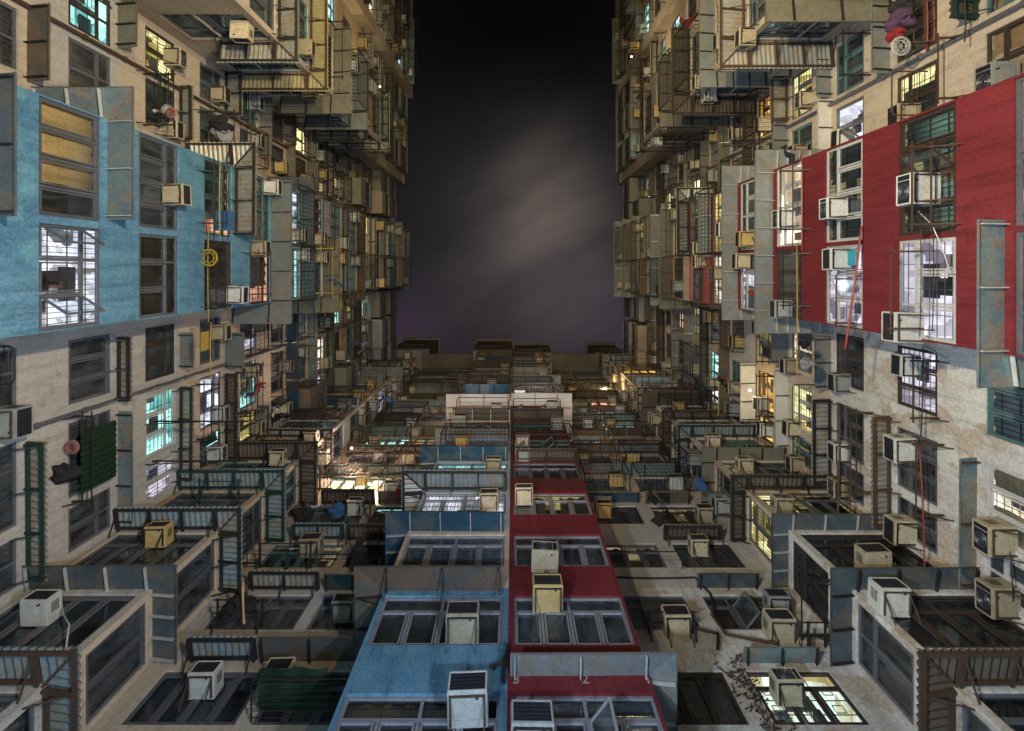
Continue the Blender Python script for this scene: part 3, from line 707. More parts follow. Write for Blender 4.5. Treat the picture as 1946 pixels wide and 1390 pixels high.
# ------------------------------------------------------------------ drying racks, cages, poles, laundry
def rack(f, u0, u1, z, out=.95, mat='steel_dark', rods=3, loop=False, phrase=None, drop=0):
    if not seen([f.p((u0+u1)/2, out/2, z)], 40) or z > f.ztop-.4: return
    uc, hw = (u0+u1)/2, (u1-u0)/2
    r = bpy.data.objects.new('drying_rack', None); COL.objects.link(r); r.location = f.p(uc, 0, z); r.rotation_euler = (0, 0, f.th)
    if loop:
        b = MB(); c = .12
        pts = [(-hw, 0, 0), (-hw, -out+c, 0), (-hw+c*.3, -out+c*.3, 0), (-hw+c, -out, 0), (hw-c, -out, 0), (hw-c*.3, -out+c*.3, 0), (hw, -out+c, 0), (hw, 0, 0)]
        b.tube(pts, .02, mat, 6); link('arm', b.mesh('arm'), r)
        for i in range(rods):
            y = -out*(i+.7)/(rods+.4); q = MB(); q.tube([(-hw, y, .005), (hw, y, .005)], .009, mat, 5); link('rail', q.mesh('rail'), r)
    else:
        for x in (-hw, hw):
            q = MB(); q.bar((x, 0, 0), (x, -out, 0), .042, mat); q.bar((x, 0, -.3), (x, -out*.55, -.02), .026, mat); link('arm', q.mesh('arm'), r)
        for i in range(rods):
            y = -out*(i+1)/(rods+.15); q = MB(); q.bar((-hw-.12, y, .03), (hw+.12, y, .03), .026, mat); link('rail', q.mesh('rail'), r)
    nm = {'steel_dark':'black','steel_rust':'rusty','steel_green':'green','frame_alu':'grey','pole_yellow':'yellow','steel_pale':'pale','pole_blue':'blue'}[mat]
    k = max(-1, min(13, round((z-11)/2.7)))
    if phrase is None:
        best = min(range(len(f.slots)), key=lambda i: abs((f.slots[i][0]+f.slots[i][1])/2-uc)) if f.slots else 0
        phrase = f.names[best] if f.slots else 'wall'
    tag(r, f'{nm} {"looped " if loop else "drying "}rack under {phrase}, {STO[k]} storey, {f.where}', 'drying rack', 'drying racks on the walls')
    return r
def cage(f, u0, u1, z, h=1.5, out=.6, mat='steel_dark', phrase=None, mesh=False):
    if not seen([f.p((u0+u1)/2, out, z+h/2)], 30) or z+h > f.ztop-.1: return
    uc, hw = (u0+u1)/2, (u1-u0)/2
    r = bpy.data.objects.new('window_cage', None); COL.objects.link(r); r.location = f.p(uc, 0, z); r.rotation_euler = (0, 0, f.th)
    b = MB()
    for zz in (0, h):
        b.bar((-hw, -.02, zz), (-hw, -out, zz), .04, mat); b.bar((hw, -.02, zz), (hw, -out, zz), .04, mat); b.bar((-hw-.02, -out, zz), (hw+.02, -out, zz), .04, mat)
    for x in (-hw, hw): b.bar((x, -out, 0), (x, -out, h), .038, mat)
    link('frame', b.mesh('frame'), r)
    b = MB(); n = max(3, int(hw*2/.16))
    for i in range(1, n): b.bar((-hw+2*hw*i/n, -out, .02), (-hw+2*hw*i/n, -out, h-.02), .014, mat); b.bar((-hw+2*hw*i/n, -.02, 0.005), (-hw+2*hw*i/n, -out, 0.005), .014, mat)
    for i in range(1, 4): b.bar((-hw, -out-.008, h*i/4), (hw, -out-.008, h*i/4), .014, mat)
    link('bars', b.mesh('bars'), r)
    k = max(-1, min(13, round((z-10)/2.7)))
    if phrase is None:
        best = min(range(len(f.slots)), key=lambda i: abs((f.slots[i][0]+f.slots[i][1])/2-uc)); phrase = f.names[best]
    tag(r, f'barred steel cage round {phrase}, {STO[k]} storey, {f.where}', 'window cage', 'steel cages round the windows')
def enclosure(f, u0, u1, z, h=1.75, out=1.1, clad='sheet_olive', phrase=None, k=0, lab='boxed-in'):
    if not seen([f.p((u0+u1)/2, out, z+h/2)], 30) or z+h > f.ztop+.3: return
    uc, hw = (u0+u1)/2, (u1-u0)/2
    r = bpy.data.objects.new('boxed_balcony', None); COL.objects.link(r); r.location = f.p(uc, 0, z); r.rotation_euler = (0, 0, f.th)
    b = MB(); b.box(-hw, hw, -out, .02, 0, h*.42, clad); b.box(-hw, hw, -out, .02, h*.9, h, clad)
    for x in (-hw, hw-.06): b.box(x, x+.06, -out, -out+.06, h*.42, h*.9, clad); b.box(x, x+.06, -.06, .02, h*.42, h*.9, clad)
    link('cladding', b.mesh('cladding'), r)
    b = MB(); n = max(2, int(hw*2/.7))
    for i in range(1, n): x = -hw+2*hw*i/n; b.box(x-.025, x+.025, -out+.02, -out+.05, h*.42, h*.9, 'frame_alu')
    for x in (-hw+.02, hw-.05): b.box(x, x+.03, -out*.55, -out*.5, h*.42, h*.9, 'frame_alu')
    w_ = link('window', b.mesh('window'), r)
    b = MB(); b.box(-hw+.035, hw-.035, -out+.035, -.02, h*.42+.005, h*.9-.005, 'glass_dust_sheen', skip=(0, 1)); link('pane', b.mesh('pane'), w_)
    b = MB(); b.grid(lambda s, t: (-hw+.1+(2*hw-.2)*s, -out+.14+.03*math.sin(s*60), h*.42+h*.47*t), 30, 1, R.choice(['curtain_brown', 'curtain_slate', 'curtain_dark', 'curtain_ochre'])); link('curtain', b.mesh('curtain'), w_)
    nm = {'sheet_olive':'olive','sheet_brown':'brown','sheet_grey':'grey','plaster_dim':'beige','sheet_navy':'navy'}[clad]
    tag(r, f'{nm} boxed balcony at {phrase}, {STO[k]} storey, {f.where}', 'boxed balcony', 'boxed-in balconies of the upper storeys')
PN = {'pole_yellow': 'yellow', 'pole_red': 'red', 'bamboo': 'bamboo', 'steel_green': 'dark green', 'pole_blue': 'blue', 'steel_rust': 'rust brown', 'steel_dark': 'black', 'steel_pale': 'white'}
def pole(p, q, mat, label, r=.016, cat='pole'):
    p, q = Vector(p), Vector(q)
    b = MB(); n = 6
    b.tube([(p+(q-p)*i/n+Vector((0, 0, -.03*math.sin(PI*i/n))))-p for i in range(n+1)], r, mat, 7)
    o = link('laundry_pole', b.mesh('laundry_pole', smooth=True), None, p)
    return tag(o, label, cat, 'laundry poles')
def at(px, py, z): return Vector(((px-VX)*z/FPX, (py-VY)*z/FPX, z))
def polepx(x0, y0, x1, y1, z, mat, label, r=.016, dz=0): return pole(at(x0, y0, z), at(x1, y1, z+dz), mat, label, r)
def garment(P, w, h, mat, label, seed=0, yaw=None, name='hanging_garment', cat='laundry'):
    rr = random.Random(seed); a = rr.uniform(0, PI) if yaw is None else yaw
    b = MB(); ph = rr.random()*6
    def fn(s, t):
        x = (s-.5)*w*(1-.25*math.sin(t*2.4+ph)*t); y = .10*w*math.sin(s*9+ph+t*2)+.12*w*math.sin(t*5+s*3+ph); z = -h*t*(1-.18*abs(math.sin(s*5+ph)))
        return (x*math.cos(a)-y*math.sin(a), x*math.sin(a)+y*math.cos(a), z)
    b.grid(fn, 14, 9, mat)
    sl = -1
    o = link(name, b.mesh(name, smooth=True), None, P)
    return tag(o, label, cat, 'laundry hung out of the windows')

# ------------------------------------------------------------------ what hangs on the walls, lower storeys as in the photograph
LB, L1, L2, LCf, LCs, LD, LE = (FC[k] for k in ('LB','L1','L2','LCf','LCs','LD','LE'))
BB, BR, BL, BK, CLf, CLs, CRf, CRs = (FC[k] for k in ('BB','BR','BL','BK','CLf','CLs','CRf','CRs'))
RB, R1, R2, RCf, RCs, RD, RE = (FC[k] for k in ('RB','R1','R2','RCf','RCs','RD','RE'))
# canopies: blue side
canpx('LB', -1, 'flat', 65, 412, sheet='sheet_slate', d=.6)
canpx('LB', 0, 'flat', 190, 418, sheet='sheet_mottled', d=.68, w0=1.6, frame='steel_pale')
canpx('LB', 2, 'corr', 300, 448, d=.78, w0=1.5, sheet='corr_galv')
canpx('LB', 3, 'flat', 330, 575, d=.80, w1=1.5, sheet='sheet_grey')
canpx('LB', 4, 'flat', 330, 575, d=.62, w0=1.4, w1=1.4, sheet='sheet_slate')
canpx('LB', 5, 'flat', 450, 580, d=.8, w1=1.5, sheet='sheet_olive')
canpx('L1', 0, 'corr', 838, 1100, d=.52, sheet='corr_galv', frame='steel_green')
canpx('L1', 1, 'corr', 640, 762, d=.46, sheet='corr_galv')
canpx('L1', 1, 'flat', 782, 994, d=.48, sheet='sheet_mottled')
canpx('L1', 2, 'corr', 735, 912, d=.52, sheet='corr_galv')
canpx('L1', 2, 'flat', 632, 700, d=.5, sheet='sheet_grey')
canpx('L1', 3, 'corr', 710, 872, d=.55, sheet='corr_dark')
canpx('L1', 3, 'flat', 632, 700, d=.8, sheet='sheet_grey')
canpx('L2', 0, 'flat', 10, 156, d=.6, sheet='sheet_brown', nb=3)
canpx('L2', 1, 'flat', 5, 92, d=.62, sheet='sheet_olive', nb=3)
canpx('L2', 2, 'corr', 165, 268, d=.5, sheet='corr_galv')
canpx('L2', 3, 'corr', 115, 222, d=.75, sheet='corr_galv')
canpx('L2', 4, 'flat', 186, 300, d=.6, sheet='sheet_grey')
canopy(LCf, 2, 'corr', -9.6, -7.7, d=.75, w1=2.9, sheet='corr_galv')
canopy(LCf, 3, 'corr', -10.3, -7.7, d=.75, w1=2.9, sheet='corr_yellow', frame='steel_rust')
canopy(LCf, 4, 'flat', -10.0, -7.7, d=.8, w1=2.9, sheet='sheet_olive')
canopy(LCf, 5, 'flat', -10.0, -7.7, d=.75, w1=2.9, sheet='sheet_grey')
# canopies: end block
canopy(CLf, -1, 'corr', -10.9, -8.1, d=.72, w1=1.65, sheet='corr_blue', frame='steel_rust')
canopy(CLf, 0, 'flat', -10.9, -8.1, d=.6, w1=1.6, sheet='sheet_slate', frame='steel_pale', nb=4)
canopy(CLf, 1, 'corr', -10.9, -8.1, d=.7, w1=1.65, sheet='corr_blue')
canopy(CLf, 2, 'corr', -10.9, -8.1, d=.72, w1=1.65, sheet='corr_blue', frame='steel_green')
canopy(CLf, 3, 'corr', -10.4, -8.1, d=.75, w1=1.65, sheet='corr_dark')
canopy(BL, 0, 'corr', -7.3, -5.75, d=.62, sheet='corr_blue', z=ZA(0)+.1)
canopy(BL, 0, 'flat', -5.7, -3.4, d=.62, sheet='sheet_brown', z=ZA(0)+.06)
canopy(BL, 1, 'corr', -7.25, -5.3, d=.60, sheet='corr_galv', z=ZA(1)+.03)
canopy(BL, 1, 'flat', -5.2, -3.6, d=.5, sheet='sheet_navy')
canopy(BL, 2, 'corr', -7.2, -5.5, d=.6, sheet='corr_blue', frame='steel_green', z=ZA(2)+.04)
canopy(BL, 2, 'corr', -5.4, -3.2, d=.6, sheet='corr_dark')
canopy(BL, 3, 'corr', -7.2, -5.2, d=.62, sheet='corr_dark', z=ZA(3)-.05)
canopy(BL, 3, 'flat', -5.1, -3.5, d=.5, sheet='sheet_brown', frame='steel_green')
canopy(BB, 0, 'strut', -2.9, -.25, d=.62, w0=1.5, sheet='sheet_brown', nb=3)
canopy(BB, 1, 'flat', -2.9, -.25, d=.6, w0=1.5, sheet='sheet_navy', frame='steel_pale', nb=4)
canopy(BB, 2, 'corr', -2.9, -.2, d=.72, w0=1.5, sheet='corr_blue')
canopy(BB, 3, 'flat', -2.9, -.2, d=.6, w0=1.3, sheet='sheet_navy', frame='steel_pale', nb=4)
canopy(BB, 6, 'flat', -2.9, -.2, d=.65, w0=1.5, sheet='sheet_pale', nb=3)
canopy(BB, 7, 'flat', -2.9, -.2, d=.6, sheet='sheet_navy', nb=4)
canopy(BR, -1, 'flat', -.05, 2.42, d=.46, z=9.33, w1=1.55, sheet='sheet_grey', frame='steel_pale', nb=3)
canopy(BR, 3, 'corr', .1, 2.4, d=.5, sheet='corr_dark')
canopy(BR, 5, 'corr', -.1, 2.42, d=.6, sheet='corr_dark')
canopy(BR, 6, 'flat', -.08, 2.42, d=.7, w1=1.5, sheet='sheet_pale', nb=3)
canopy(BK, 0, 'flat', 5.15, 6.85, d=.42, sheet='sheet_mottled', frame='steel_dark')
canopy(BK, 1, 'flat', 5.1, 6.8, d=.45, sheet='sheet_slate', z=ZA(1)+.1)
canopy(BK, 2, 'corr', 4.9, 6.8, d=.55, sheet='corr_dark')
canopy(BK, 3, 'flat', 5.0, 6.7, d=.45, sheet='sheet_brown')
canopy(BK, 3, 'flat', 2.6, 4.8, d=.4, sheet='sheet_navy', z=ZA(3)+.1)
canopy(CRf, -1, 'corr', 7.6, 10.4, d=.72, w0=1.65, sheet='corr_dark', frame='steel_rust')
canopy(CRf, 0, 'flat', 7.6, 10.4, d=.55, w0=1.65, sheet='sheet_slate', frame='steel_dark')
canopy(CRf, 1, 'flat', 7.6, 10.4, d=.50, w0=1.65, sheet='sheet_slate', frame='steel_pale', nb=4)
canopy(CRf, 2, 'corr', 7.6, 10.4, d=.55, w0=1.65, sheet='corr_dark')
canopy(CRf, 3, 'flat', 7.6, 10.3, d=.5, w0=1.65, sheet='sheet_olive')
canopy(CRf, 4, 'corr', 7.6, 10.4, d=.6, w0=1.65, sheet='corr_blue')
canopy(CRf, 6, 'flat', 7.6, 10.4, d=.8, w0=1.65, sheet='corr_dark')
# canopies: red side
canpx('RB', -1, 'flat', 418, 700, d=.55, w1=1.9, sheet='sheet_mottled', frame='steel_pale', nb=3)
canpx('RB', 2, 'flat', 325, 595, d=.66, w0=1.9, w1=1.9, sheet='sheet_grey', frame='steel_pale', nb=6)
canpx('RB', 3, 'flat', 348, 575, d=.66, w1=1.9, w0=1.3, sheet='sheet_grey', frame='steel_pale', nb=5)
canpx('RB', 4, 'flat', 365, 490, d=.6, sheet='sheet_mottled', frame='steel_pale')
canpx('RB', 5, 'corr', 372, 480, d=.7, w0=1.2, sheet='corr_galv')
canpx('RB', 6, 'flat', 385, 560, d=.75, w1=1.9, sheet='sheet_olive', frame='steel_rust')
canpx('R1', 0, 'flat', 870, 1115, d=.46, sheet='sheet_mottled', nb=3, frame='steel_rust')
canpx('R1', 1, 'corr', 790, 1000, d=.60, sheet='corr_galv', frame='steel_rust')
canpx('R1', 2, 'corr', 758, 918, d=.72, sheet='corr_galv')
canpx('R1', 2, 'flat', 640, 738, d=.6, sheet='sheet_grey')
canpx('R1', 3, 'flat', 700, 850, d=.55, sheet='sheet_pale', nb=4)
canpx('R1', 4, 'flat', 690, 800, d=.7, sheet='sheet_pale', nb=4)
canpx('R1', 3, 'flat', 625, 690, d=.7, sheet='sheet_grey')
canpx('R2', 0, 'corr', 0, 40, d=.7, sheet='corr_dark', frame='steel_green')
canpx('R2', 1, 'flat', 10, 140, d=.6, sheet='sheet_grey', nb=4)
canpx('R2', 2, 'flat', 80, 185, d=.55, sheet='sheet_grey', nb=4)
canpx('R2', 2, 'flat', 190, 298, d=.5, sheet='sheet_pale', nb=3)
canpx('R2', 3, 'corr', 150, 232, d=.75, sheet='corr_galv', frame='steel_rust')
canpx('R2', 3, 'flat', 236, 300, d=.65, sheet='sheet_grey', nb=3)
canopy(RCf, 1, 'flat', 7.6, 10.4, d=.7, w0=2.9, sheet='sheet_olive', nb=3)
canopy(RCf, 2, 'corr', 7.6, 10.4, d=.95, w0=2.9, sheet='corr_galv', frame='steel_rust')
canopy(RCf, 3, 'flat', 7.6, 10.2, d=.6, w0=2.9, sheet='sheet_grey', nb=5)
canopy(RCf, 4, 'corr', 7.6, 10.4, d=.85, w0=2.9, sheet='corr_dark')
canopy(RCf, 5, 'flat', 7.6, 10.4, d=.6, w0=2.9, sheet='sheet_olive')
# air conditioners read off the photograph: (wall, pixel x, pixel y)
for key, px, py, m_, kw in [
  ('L1',22,803,'ac_grey',dict(big=True)), ('LB',342,372,'ac_cream',{}), ('L2',338,112,'ac_cream',{}), ('L2',332,248,'ac_cream',{}), ('LB',456,560,'ac_white',{}), ('LB',523,357,'ac_white',{}),
  ('LB',500,474,'ac_cream',{}), ('LB',574,448,'ac_cream',{}), ('LB',582,485,'ac_white',{}), ('LB',612,456,'ac_cream',{}), ('LB',616,488,'ac_cream',{}), ('LB',650,491,'ac_ochre',{}),
  ('L1',422,787,'ac_white',{}), ('L1',417,862,'ac_white',{}), ('L1',425,632,'ac_cream',{}), ('L1',492,812,'ac_cream',{}), ('L1',400,937,'ac_cream',{}), ('L1',545,775,'ac_cream',{}), ('L1',548,695,'ac_grey',{}), ('L1',500,618,'ac_cream',{}),
  ('CLf',303,1010,'ac_ochre',{}), ('CLf',80,1148,'ac_white',dict(br=False)), ('CLf',528,865,'ac_cream',{}), ('CLf',592,828,'ac_cream',{}), ('L2',552,250,'ac_grey',{}), ('L2',450,90,'ac_grey',{}), ('L2',545,140,'ac_cream',{}),
  ('BL',392,1285,'ac_white',{}), ('BL',533,1278,'ac_cream',{}), ('BL',655,1150,'ac_cream',{}), ('BL',592,1035,'ac_cream',dict(big=True)), ('BL',690,905,'ac_ochre',{}), ('BL',722,862,'ac_white',{}), ('BL',745,925,'ac_grey',{}), ('BL',712,835,'ac_cream',{}), ('BL',790,820,'ac_cream',{}),
  ('BB',891,1325,'ac_white',dict(big=True)), ('BB',880,1180,'ac_cream',dict(big=True)), ('BB',930,945,'ac_cream',{}), ('BB',938,880,'ac_cream',{}), ('BB',878,835,'ac_ochre',{}), ('BB',943,775,'ac_white',{}), ('BB',935,728,'ac_grey',{}),
  ('BR',1040,1125,'ac_ochre',dict(big=True)), ('BR',1034,1058,'ac_cream',dict(big=True,br=False)), ('BR',1010,1385,'ac_grey',dict(big=True)), ('BR',993,860,'ac_grey',{}), ('BR',996,935,'ac_cream',{}),
  ('BK',1494,1298,'ac_cream',{}), ('BK',1480,1188,'ac_cream',dict(big=True)), ('BK',1285,1180,'ac_cream',dict(big=True)), ('BK',1475,1140,'ac_grey',{}), ('BK',1327,1032,'ac_cream',{}), ('BK',1338,972,'ac_cream',{}), ('BK',1210,770,'ac_white',{}),
  ('CRf',1690,1132,'ac_white',dict(big=True)), ('CRf',1660,1062,'ac_cream',dict(big=True,br=False)), ('CRf',1485,955,'ac_cream',{}), ('CRf',1415,880,'ac_cream',{}), ('CRf',1355,835,'ac_cream',{}), ('CRf',1290,770,'ac_ochre',{}),
  ('R1',1888,1022,'ac_cream',dict(big=True)), ('R1',1893,1137,'ac_cream',dict(big=True)), ('R1',1708,852,'ac_white',dict(big=True)), ('R1',1708,1008,'ac_cream',dict(big=True)), ('R1',1715,694,'ac_white',{}),
  ('R1',1590,726,'ac_grey',{}), ('R1',1590,858,'ac_white',{}), ('R1',1590,926,'ac_cream',{}), ('R1',1500,813,'ac_cream',{}), ('R1',1507,880,'ac_cream',{}), ('R1',1495,695,'ac_cream',{}), ('R1',1350,728,'ac_cream',{}), ('R1',1350,775,'ac_cream',{}),
  ('RB',1742,361,'ac_white',dict(big=True)), ('RB',1712,622,'ac_white',dict(big=True)), ('RB',1578,397,'ac_white',{}), ('RB',1584,493,'ac_white',{}), ('RB',1484,417,'ac_white',{}), ('RB',1479,587,'ac_grey',{}), ('RB',1404,497,'ac_cream',{}),
  ('RB',1372,437,'ac_white',{}), ('RB',1358,520,'ac_cream',{}), ('RB',1322,472,'ac_cream',{}), ('RB',1326,497,'ac_cream',{}), ('RB',1284,545,'ac_grey',{}),
  ('R2',1892,152,'ac_grey',dict(big=True,br=False)), ('R2',1715,224,'ac_cream',dict(big=True)), ('R2',1596,266,'ac_white',{}), ('R2',1525,191,'ac_cream',{}), ('R2',1395,255,'ac_cream',{}), ('RCs',1412,75,'ac_cream',{}), ('RCs',1327,158,'ac_cream',{}), ('R2',1465,305,'ac_white',{}), ('RCs',1285,108,'ac_cream',{})]:
    acpx(key, px, py, m_, **kw)
# drying racks and brackets
rack(L1, 1.5, 2.25, 10.45, 1.0, 'steel_dark', 5, True)
rack(L1, 4.55, 5.75, 15.9, 2.9, 'steel_dark', 1)
rack(L2, -5.8, -4.3, 15.5, .95, 'steel_dark', 2); rack(L2, -5.5, -4.2, 18.2, 1.3, 'steel_green', 3); rack(L2, -5.9, -4.6, 15.9, .5, 'steel_green', 2)
rack(L1, 3.6, 5.7, 13.0, .5, 'steel_dark', 2, phrase='dark cloth'); rack(LB, -.55, 1.05, 15.6, .6, 'steel_dark', 2); rack(LB, -2.9, -1.4, 15.4, .75, 'steel_green', 2)
rack(LB, -.6, .8, 17.9, .9, 'steel_rust', 2); rack(LB, -1.0, 1.0, 23.5, 1.1, 'pole_yellow', 2, phrase='window hung with blue clothes'); rack(L1, 3.9, 5.8, 18.1, .8, 'steel_dark', 3); rack(L1, 4.0, 5.6, 20.7, .9, 'steel_dark', 2)
rack(BL, -5.1, -3.1, 10.25, .85, 'steel_dark', 6, True, phrase='green tarpaulin'); rack(BL, -7.3, -6.2, 13.0, .7, 'steel_dark', 2); rack(BL, -6.6, -4.7, 15.4, .55, 'steel_green', 1); rack(BL, -7.5, -6.0, 15.6, .8, 'steel_dark', 1)
rack(BL, -6.3, -5.0, 18.4, .9, 'steel_rust', 1); rack(BL, -4.9, -3.2, 23.9, .6, 'steel_rust', 4, True)
rack(BK, 3.3, 4.35, 12.75, .55, 'steel_dark', 2, phrase='caged machine'); rack(BK, 2.7, 5.0, 15.55, .5, 'steel_dark', 1, True); rack(BK, 6.9, 7.3, 12.3, .6, 'steel_dark', 2, phrase='corner pipe'); rack(BK, 3.0, 4.8, 23.7, .6, 'steel_rust', 1, True)
rack(R1, 2.2, 3.6, 12.85, .7, 'steel_rust', 1); rack(R1, 4.2, 5.9, 12.7, .75, 'steel_rust', 1); rack(R1, 3.9, 5.2, 18.0, .85, 'steel_dark', 2, True); rack(R1, 4.1, 6.4, 15.2, 1.0, 'steel_rust', 2)
rack(R2, -5.0, -3.9, 13.2, .9, 'steel_rust', 2, True); rack(R2, -5.4, -4.0, 12.2, .6, 'steel_rust', 1, phrase='the lit window'); rack(R2, -7.0, -5.6, 12.9, .6, 'steel_rust', 2); rack(R2, -6.9, -5.7, 15.3, .9, 'steel_dark', 1)
rack(RB, -.4, 1.2, 10.9, .75, 'steel_rust', 1); rack(RB, -2.4, -.9, 10.2, .8, 'steel_rust', 2); rack(RB, -2.9, -1.2, 15.3, .75, 'steel_dark', 2); rack(RB, -.5, 1.0, 15.25, .75, 'steel_dark', 1); rack(RB, .2, 1.3, 13.1, .5, 'steel_rust', 1)
rack(CLf, -9.6, -8.4, 16.1, .8, 'steel_green', 1); rack(CRs, 7.3, 8.6, 12.4, .9, 'steel_dark', 1); rack(CLs, 7.3, 8.5, 15.3, .75, 'steel_dark', 2)
# poles laid across the brackets
polepx(396, 432, 396, 612, 15.6, 'pole_yellow', 'yellow pole with a hoop beside the brown window of the blue side bay')
polepx(401, 612, 401, 720, 15.9, 'pole_yellow', 'yellow pole running down to the small yellow board')
polepx(433, 440, 433, 610, 15.8, 'steel_rust', 'thin rusty pole beside the yellow hoop')
polepx(407, 300, 407, 455, 15.2, 'steel_green', 'green pole in front of the peach lit window'); polepx(418, 305, 418, 452, 15.3, 'pole_yellow', 'yellow pole in front of the peach lit window', .018)
polepx(648, 445, 648, 600, 26, 'pole_yellow', 'yellow pole above the folded blue clothes')
polepx(1514, 462, 1514, 712, 15.2, 'pole_yellow', 'long yellow pole in front of the red side bay')
polepx(1637, 430, 1606, 664, 12.6, 'pole_red', 'slanting red pole in front of the red side bay', .026)
polepx(1506, 300, 1506, 478, 15.2, 'steel_rust', 'dark rusty pole crossing the cream lit window'); polepx(1524, 292, 1524, 478, 15.3, 'pole_red', 'thin red pole crossing the cream lit window', .018)
polepx(1754, 660, 1750, 830, 12.9, 'steel_green', 'blue-green pole in front of the lavender lit window'); polepx(1747, 846, 1757, 1078, 12.7, 'pole_red', 'dark red pole between two white air conditioners')
polepx(1761, 0, 1761, 98, 13.0, 'pole_red', 'red pole above the white peg hanger', .02); polepx(1774, 0, 1774, 98, 13.1, 'pole_red', 'second red pole above the white peg hanger', .02)
polepx(1833, 0, 1833, 80, 11.6, 'steel_green', 'green pole under the dark corrugated canopy')
polepx(1596, 768, 1592, 980, 15.1, 'steel_rust', 'rusty upright rail in front of two stacked air conditioners', .03); polepx(1615, 790, 1615, 975, 15.2, 'steel_rust', 'rusty rail near the two stacked air conditioners', .022)
polepx(462, 745, 462, 770, 20, 'steel_dark', 'short black pole over the corrugated canopy of the pale wall')
polepx(470, 1052, 640, 1064, 15.3, 'steel_green', 'green pole across the half open window of the back wall'); polepx(462, 1100, 464, 1185, 12.9, 'bamboo', 'bamboo pole standing out over the dark back window', .03)
polepx(1365, 700, 1365, 790, 21.5, 'pole_yellow', 'yellow pole beside the red and black washing', .02)
polepx(1748, 395, 1748, 640, 10.3, 'cable_black', 'black washing line across the white framed window', .009); polepx(1772, 395, 1772, 630, 10.4, 'cable_black', 'second black washing line across the white framed window', .009)
# hoop, disc hanger, basket, tarp
def hoop(P, r, mat, label, name='round_hoop', spokes=6):
    b = MB(); n = 24
    b.tube([(r*math.cos(2*PI*i/n), r*math.sin(2*PI*i/n), 0) for i in range(n)], .028, mat, 6, True)
    b.tube([(r*.62*math.cos(2*PI*i/n), r*.62*math.sin(2*PI*i/n), 0) for i in range(n)], .016, mat, 5, True)
    for i in range(spokes):
        a = 2*PI*i/spokes; b.bar((r*.62*math.cos(a), r*.62*math.sin(a), 0), (r*math.cos(a), r*math.sin(a), 0), .02, mat)
    if name == 'peg_hanger':
        for i in range(18):
            a = 2*PI*i/18; b.box(r*.8*math.cos(a)-.012, r*.8*math.cos(a)+.012, r*.8*math.sin(a)-.006, r*.8*math.sin(a)+.006, -.09, 0, mat)
        b.tube([(0, 0, 0), (0, 0, .25)], .01, mat, 5)
        for i in range(6): a = PI*i/3; b.bar((0, 0, 0), (r*.62*math.cos(a), r*.62*math.sin(a), 0), .014, mat)
    return tag(link(name, b.mesh(name), None, P), label, 'laundry hanger' if name == 'peg_hanger' else 'hoop')
hoop(at(397, 490, 15.4), .235, 'pole_yellow', 'yellow double hoop on a yellow pole beside the blue side bay', spokes=8)
hoop(at(1712, 88, 12.6), .21, 'steel_pale', 'round white peg hanger hanging beside coloured washing', 'peg_hanger')
hoop(at(137, 850, 12.7), .15, 'cloth_pink', 'round pink peg hanger above the black garment', 'peg_hanger'); hoop(at(325, 215, 15.2), .13, 'cloth_pink', 'small pink peg hanger over an air conditioner', 'peg_hanger')
def basket(P, r, h, mat, label):
    b = MB(); n = 16
    for j in range(5):
        t = j/4; rr_ = r*(.75+.25*t); b.tube([(rr_*math.cos(2*PI*i/n), rr_*math.sin(2*PI*i/n), h*t) for i in range(n)], .012, mat, 5, True)
    for i in range(n): a = 2*PI*i/n; b.bar((r*.75*math.cos(a), r*.75*math.sin(a), 0), (r*math.cos(a), r*math.sin(a), h), .012, mat)
    b.face([(r*.75*math.cos(2*PI*i/n), r*.75*math.sin(2*PI*i/n), .004) for i in range(n)], mat)
    return tag(link('wire_basket', b.mesh('wire_basket'), None, P), label, 'basket')
basket(at(1333, 925, 18.6), .22, .25, 'cloth_blue', 'blue basket hanging at the flank of the red-side back corner bay')
def sheet_tarp():
    b = MB(); P = BL.p(-4.35, .5, 10.35)
    b.grid(lambda s, t: ((s-.5)*1.35, -.42+.84*t, .06+.03*math.sin(s*14)+.04*math.sin(t*7+s*3)), 24, 10, 'tarp_green')
    tag(link('tarpaulin', b.mesh('tarpaulin', smooth=True), None, P), 'dark green tarpaulin lying in the looped rack of the back wall', 'tarpaulin')
sheet_tarp()
def green_sheet():
    b = MB(); b.grid(lambda s, t: ((s-.5)*1.5+0, .02+.016*math.sin(s*60), -1.15*t+.08), 90, 3, 'tarp_green')
    o = link('hanging_sheet', b.mesh('hanging_sheet', smooth=True), None, L1.p(4.7, .38, 13.9), L1.th); tag(o, 'dark green pleated sheet hung over the middle window of the pale wall', 'sheet', 'laundry hung out of the windows')
green_sheet()
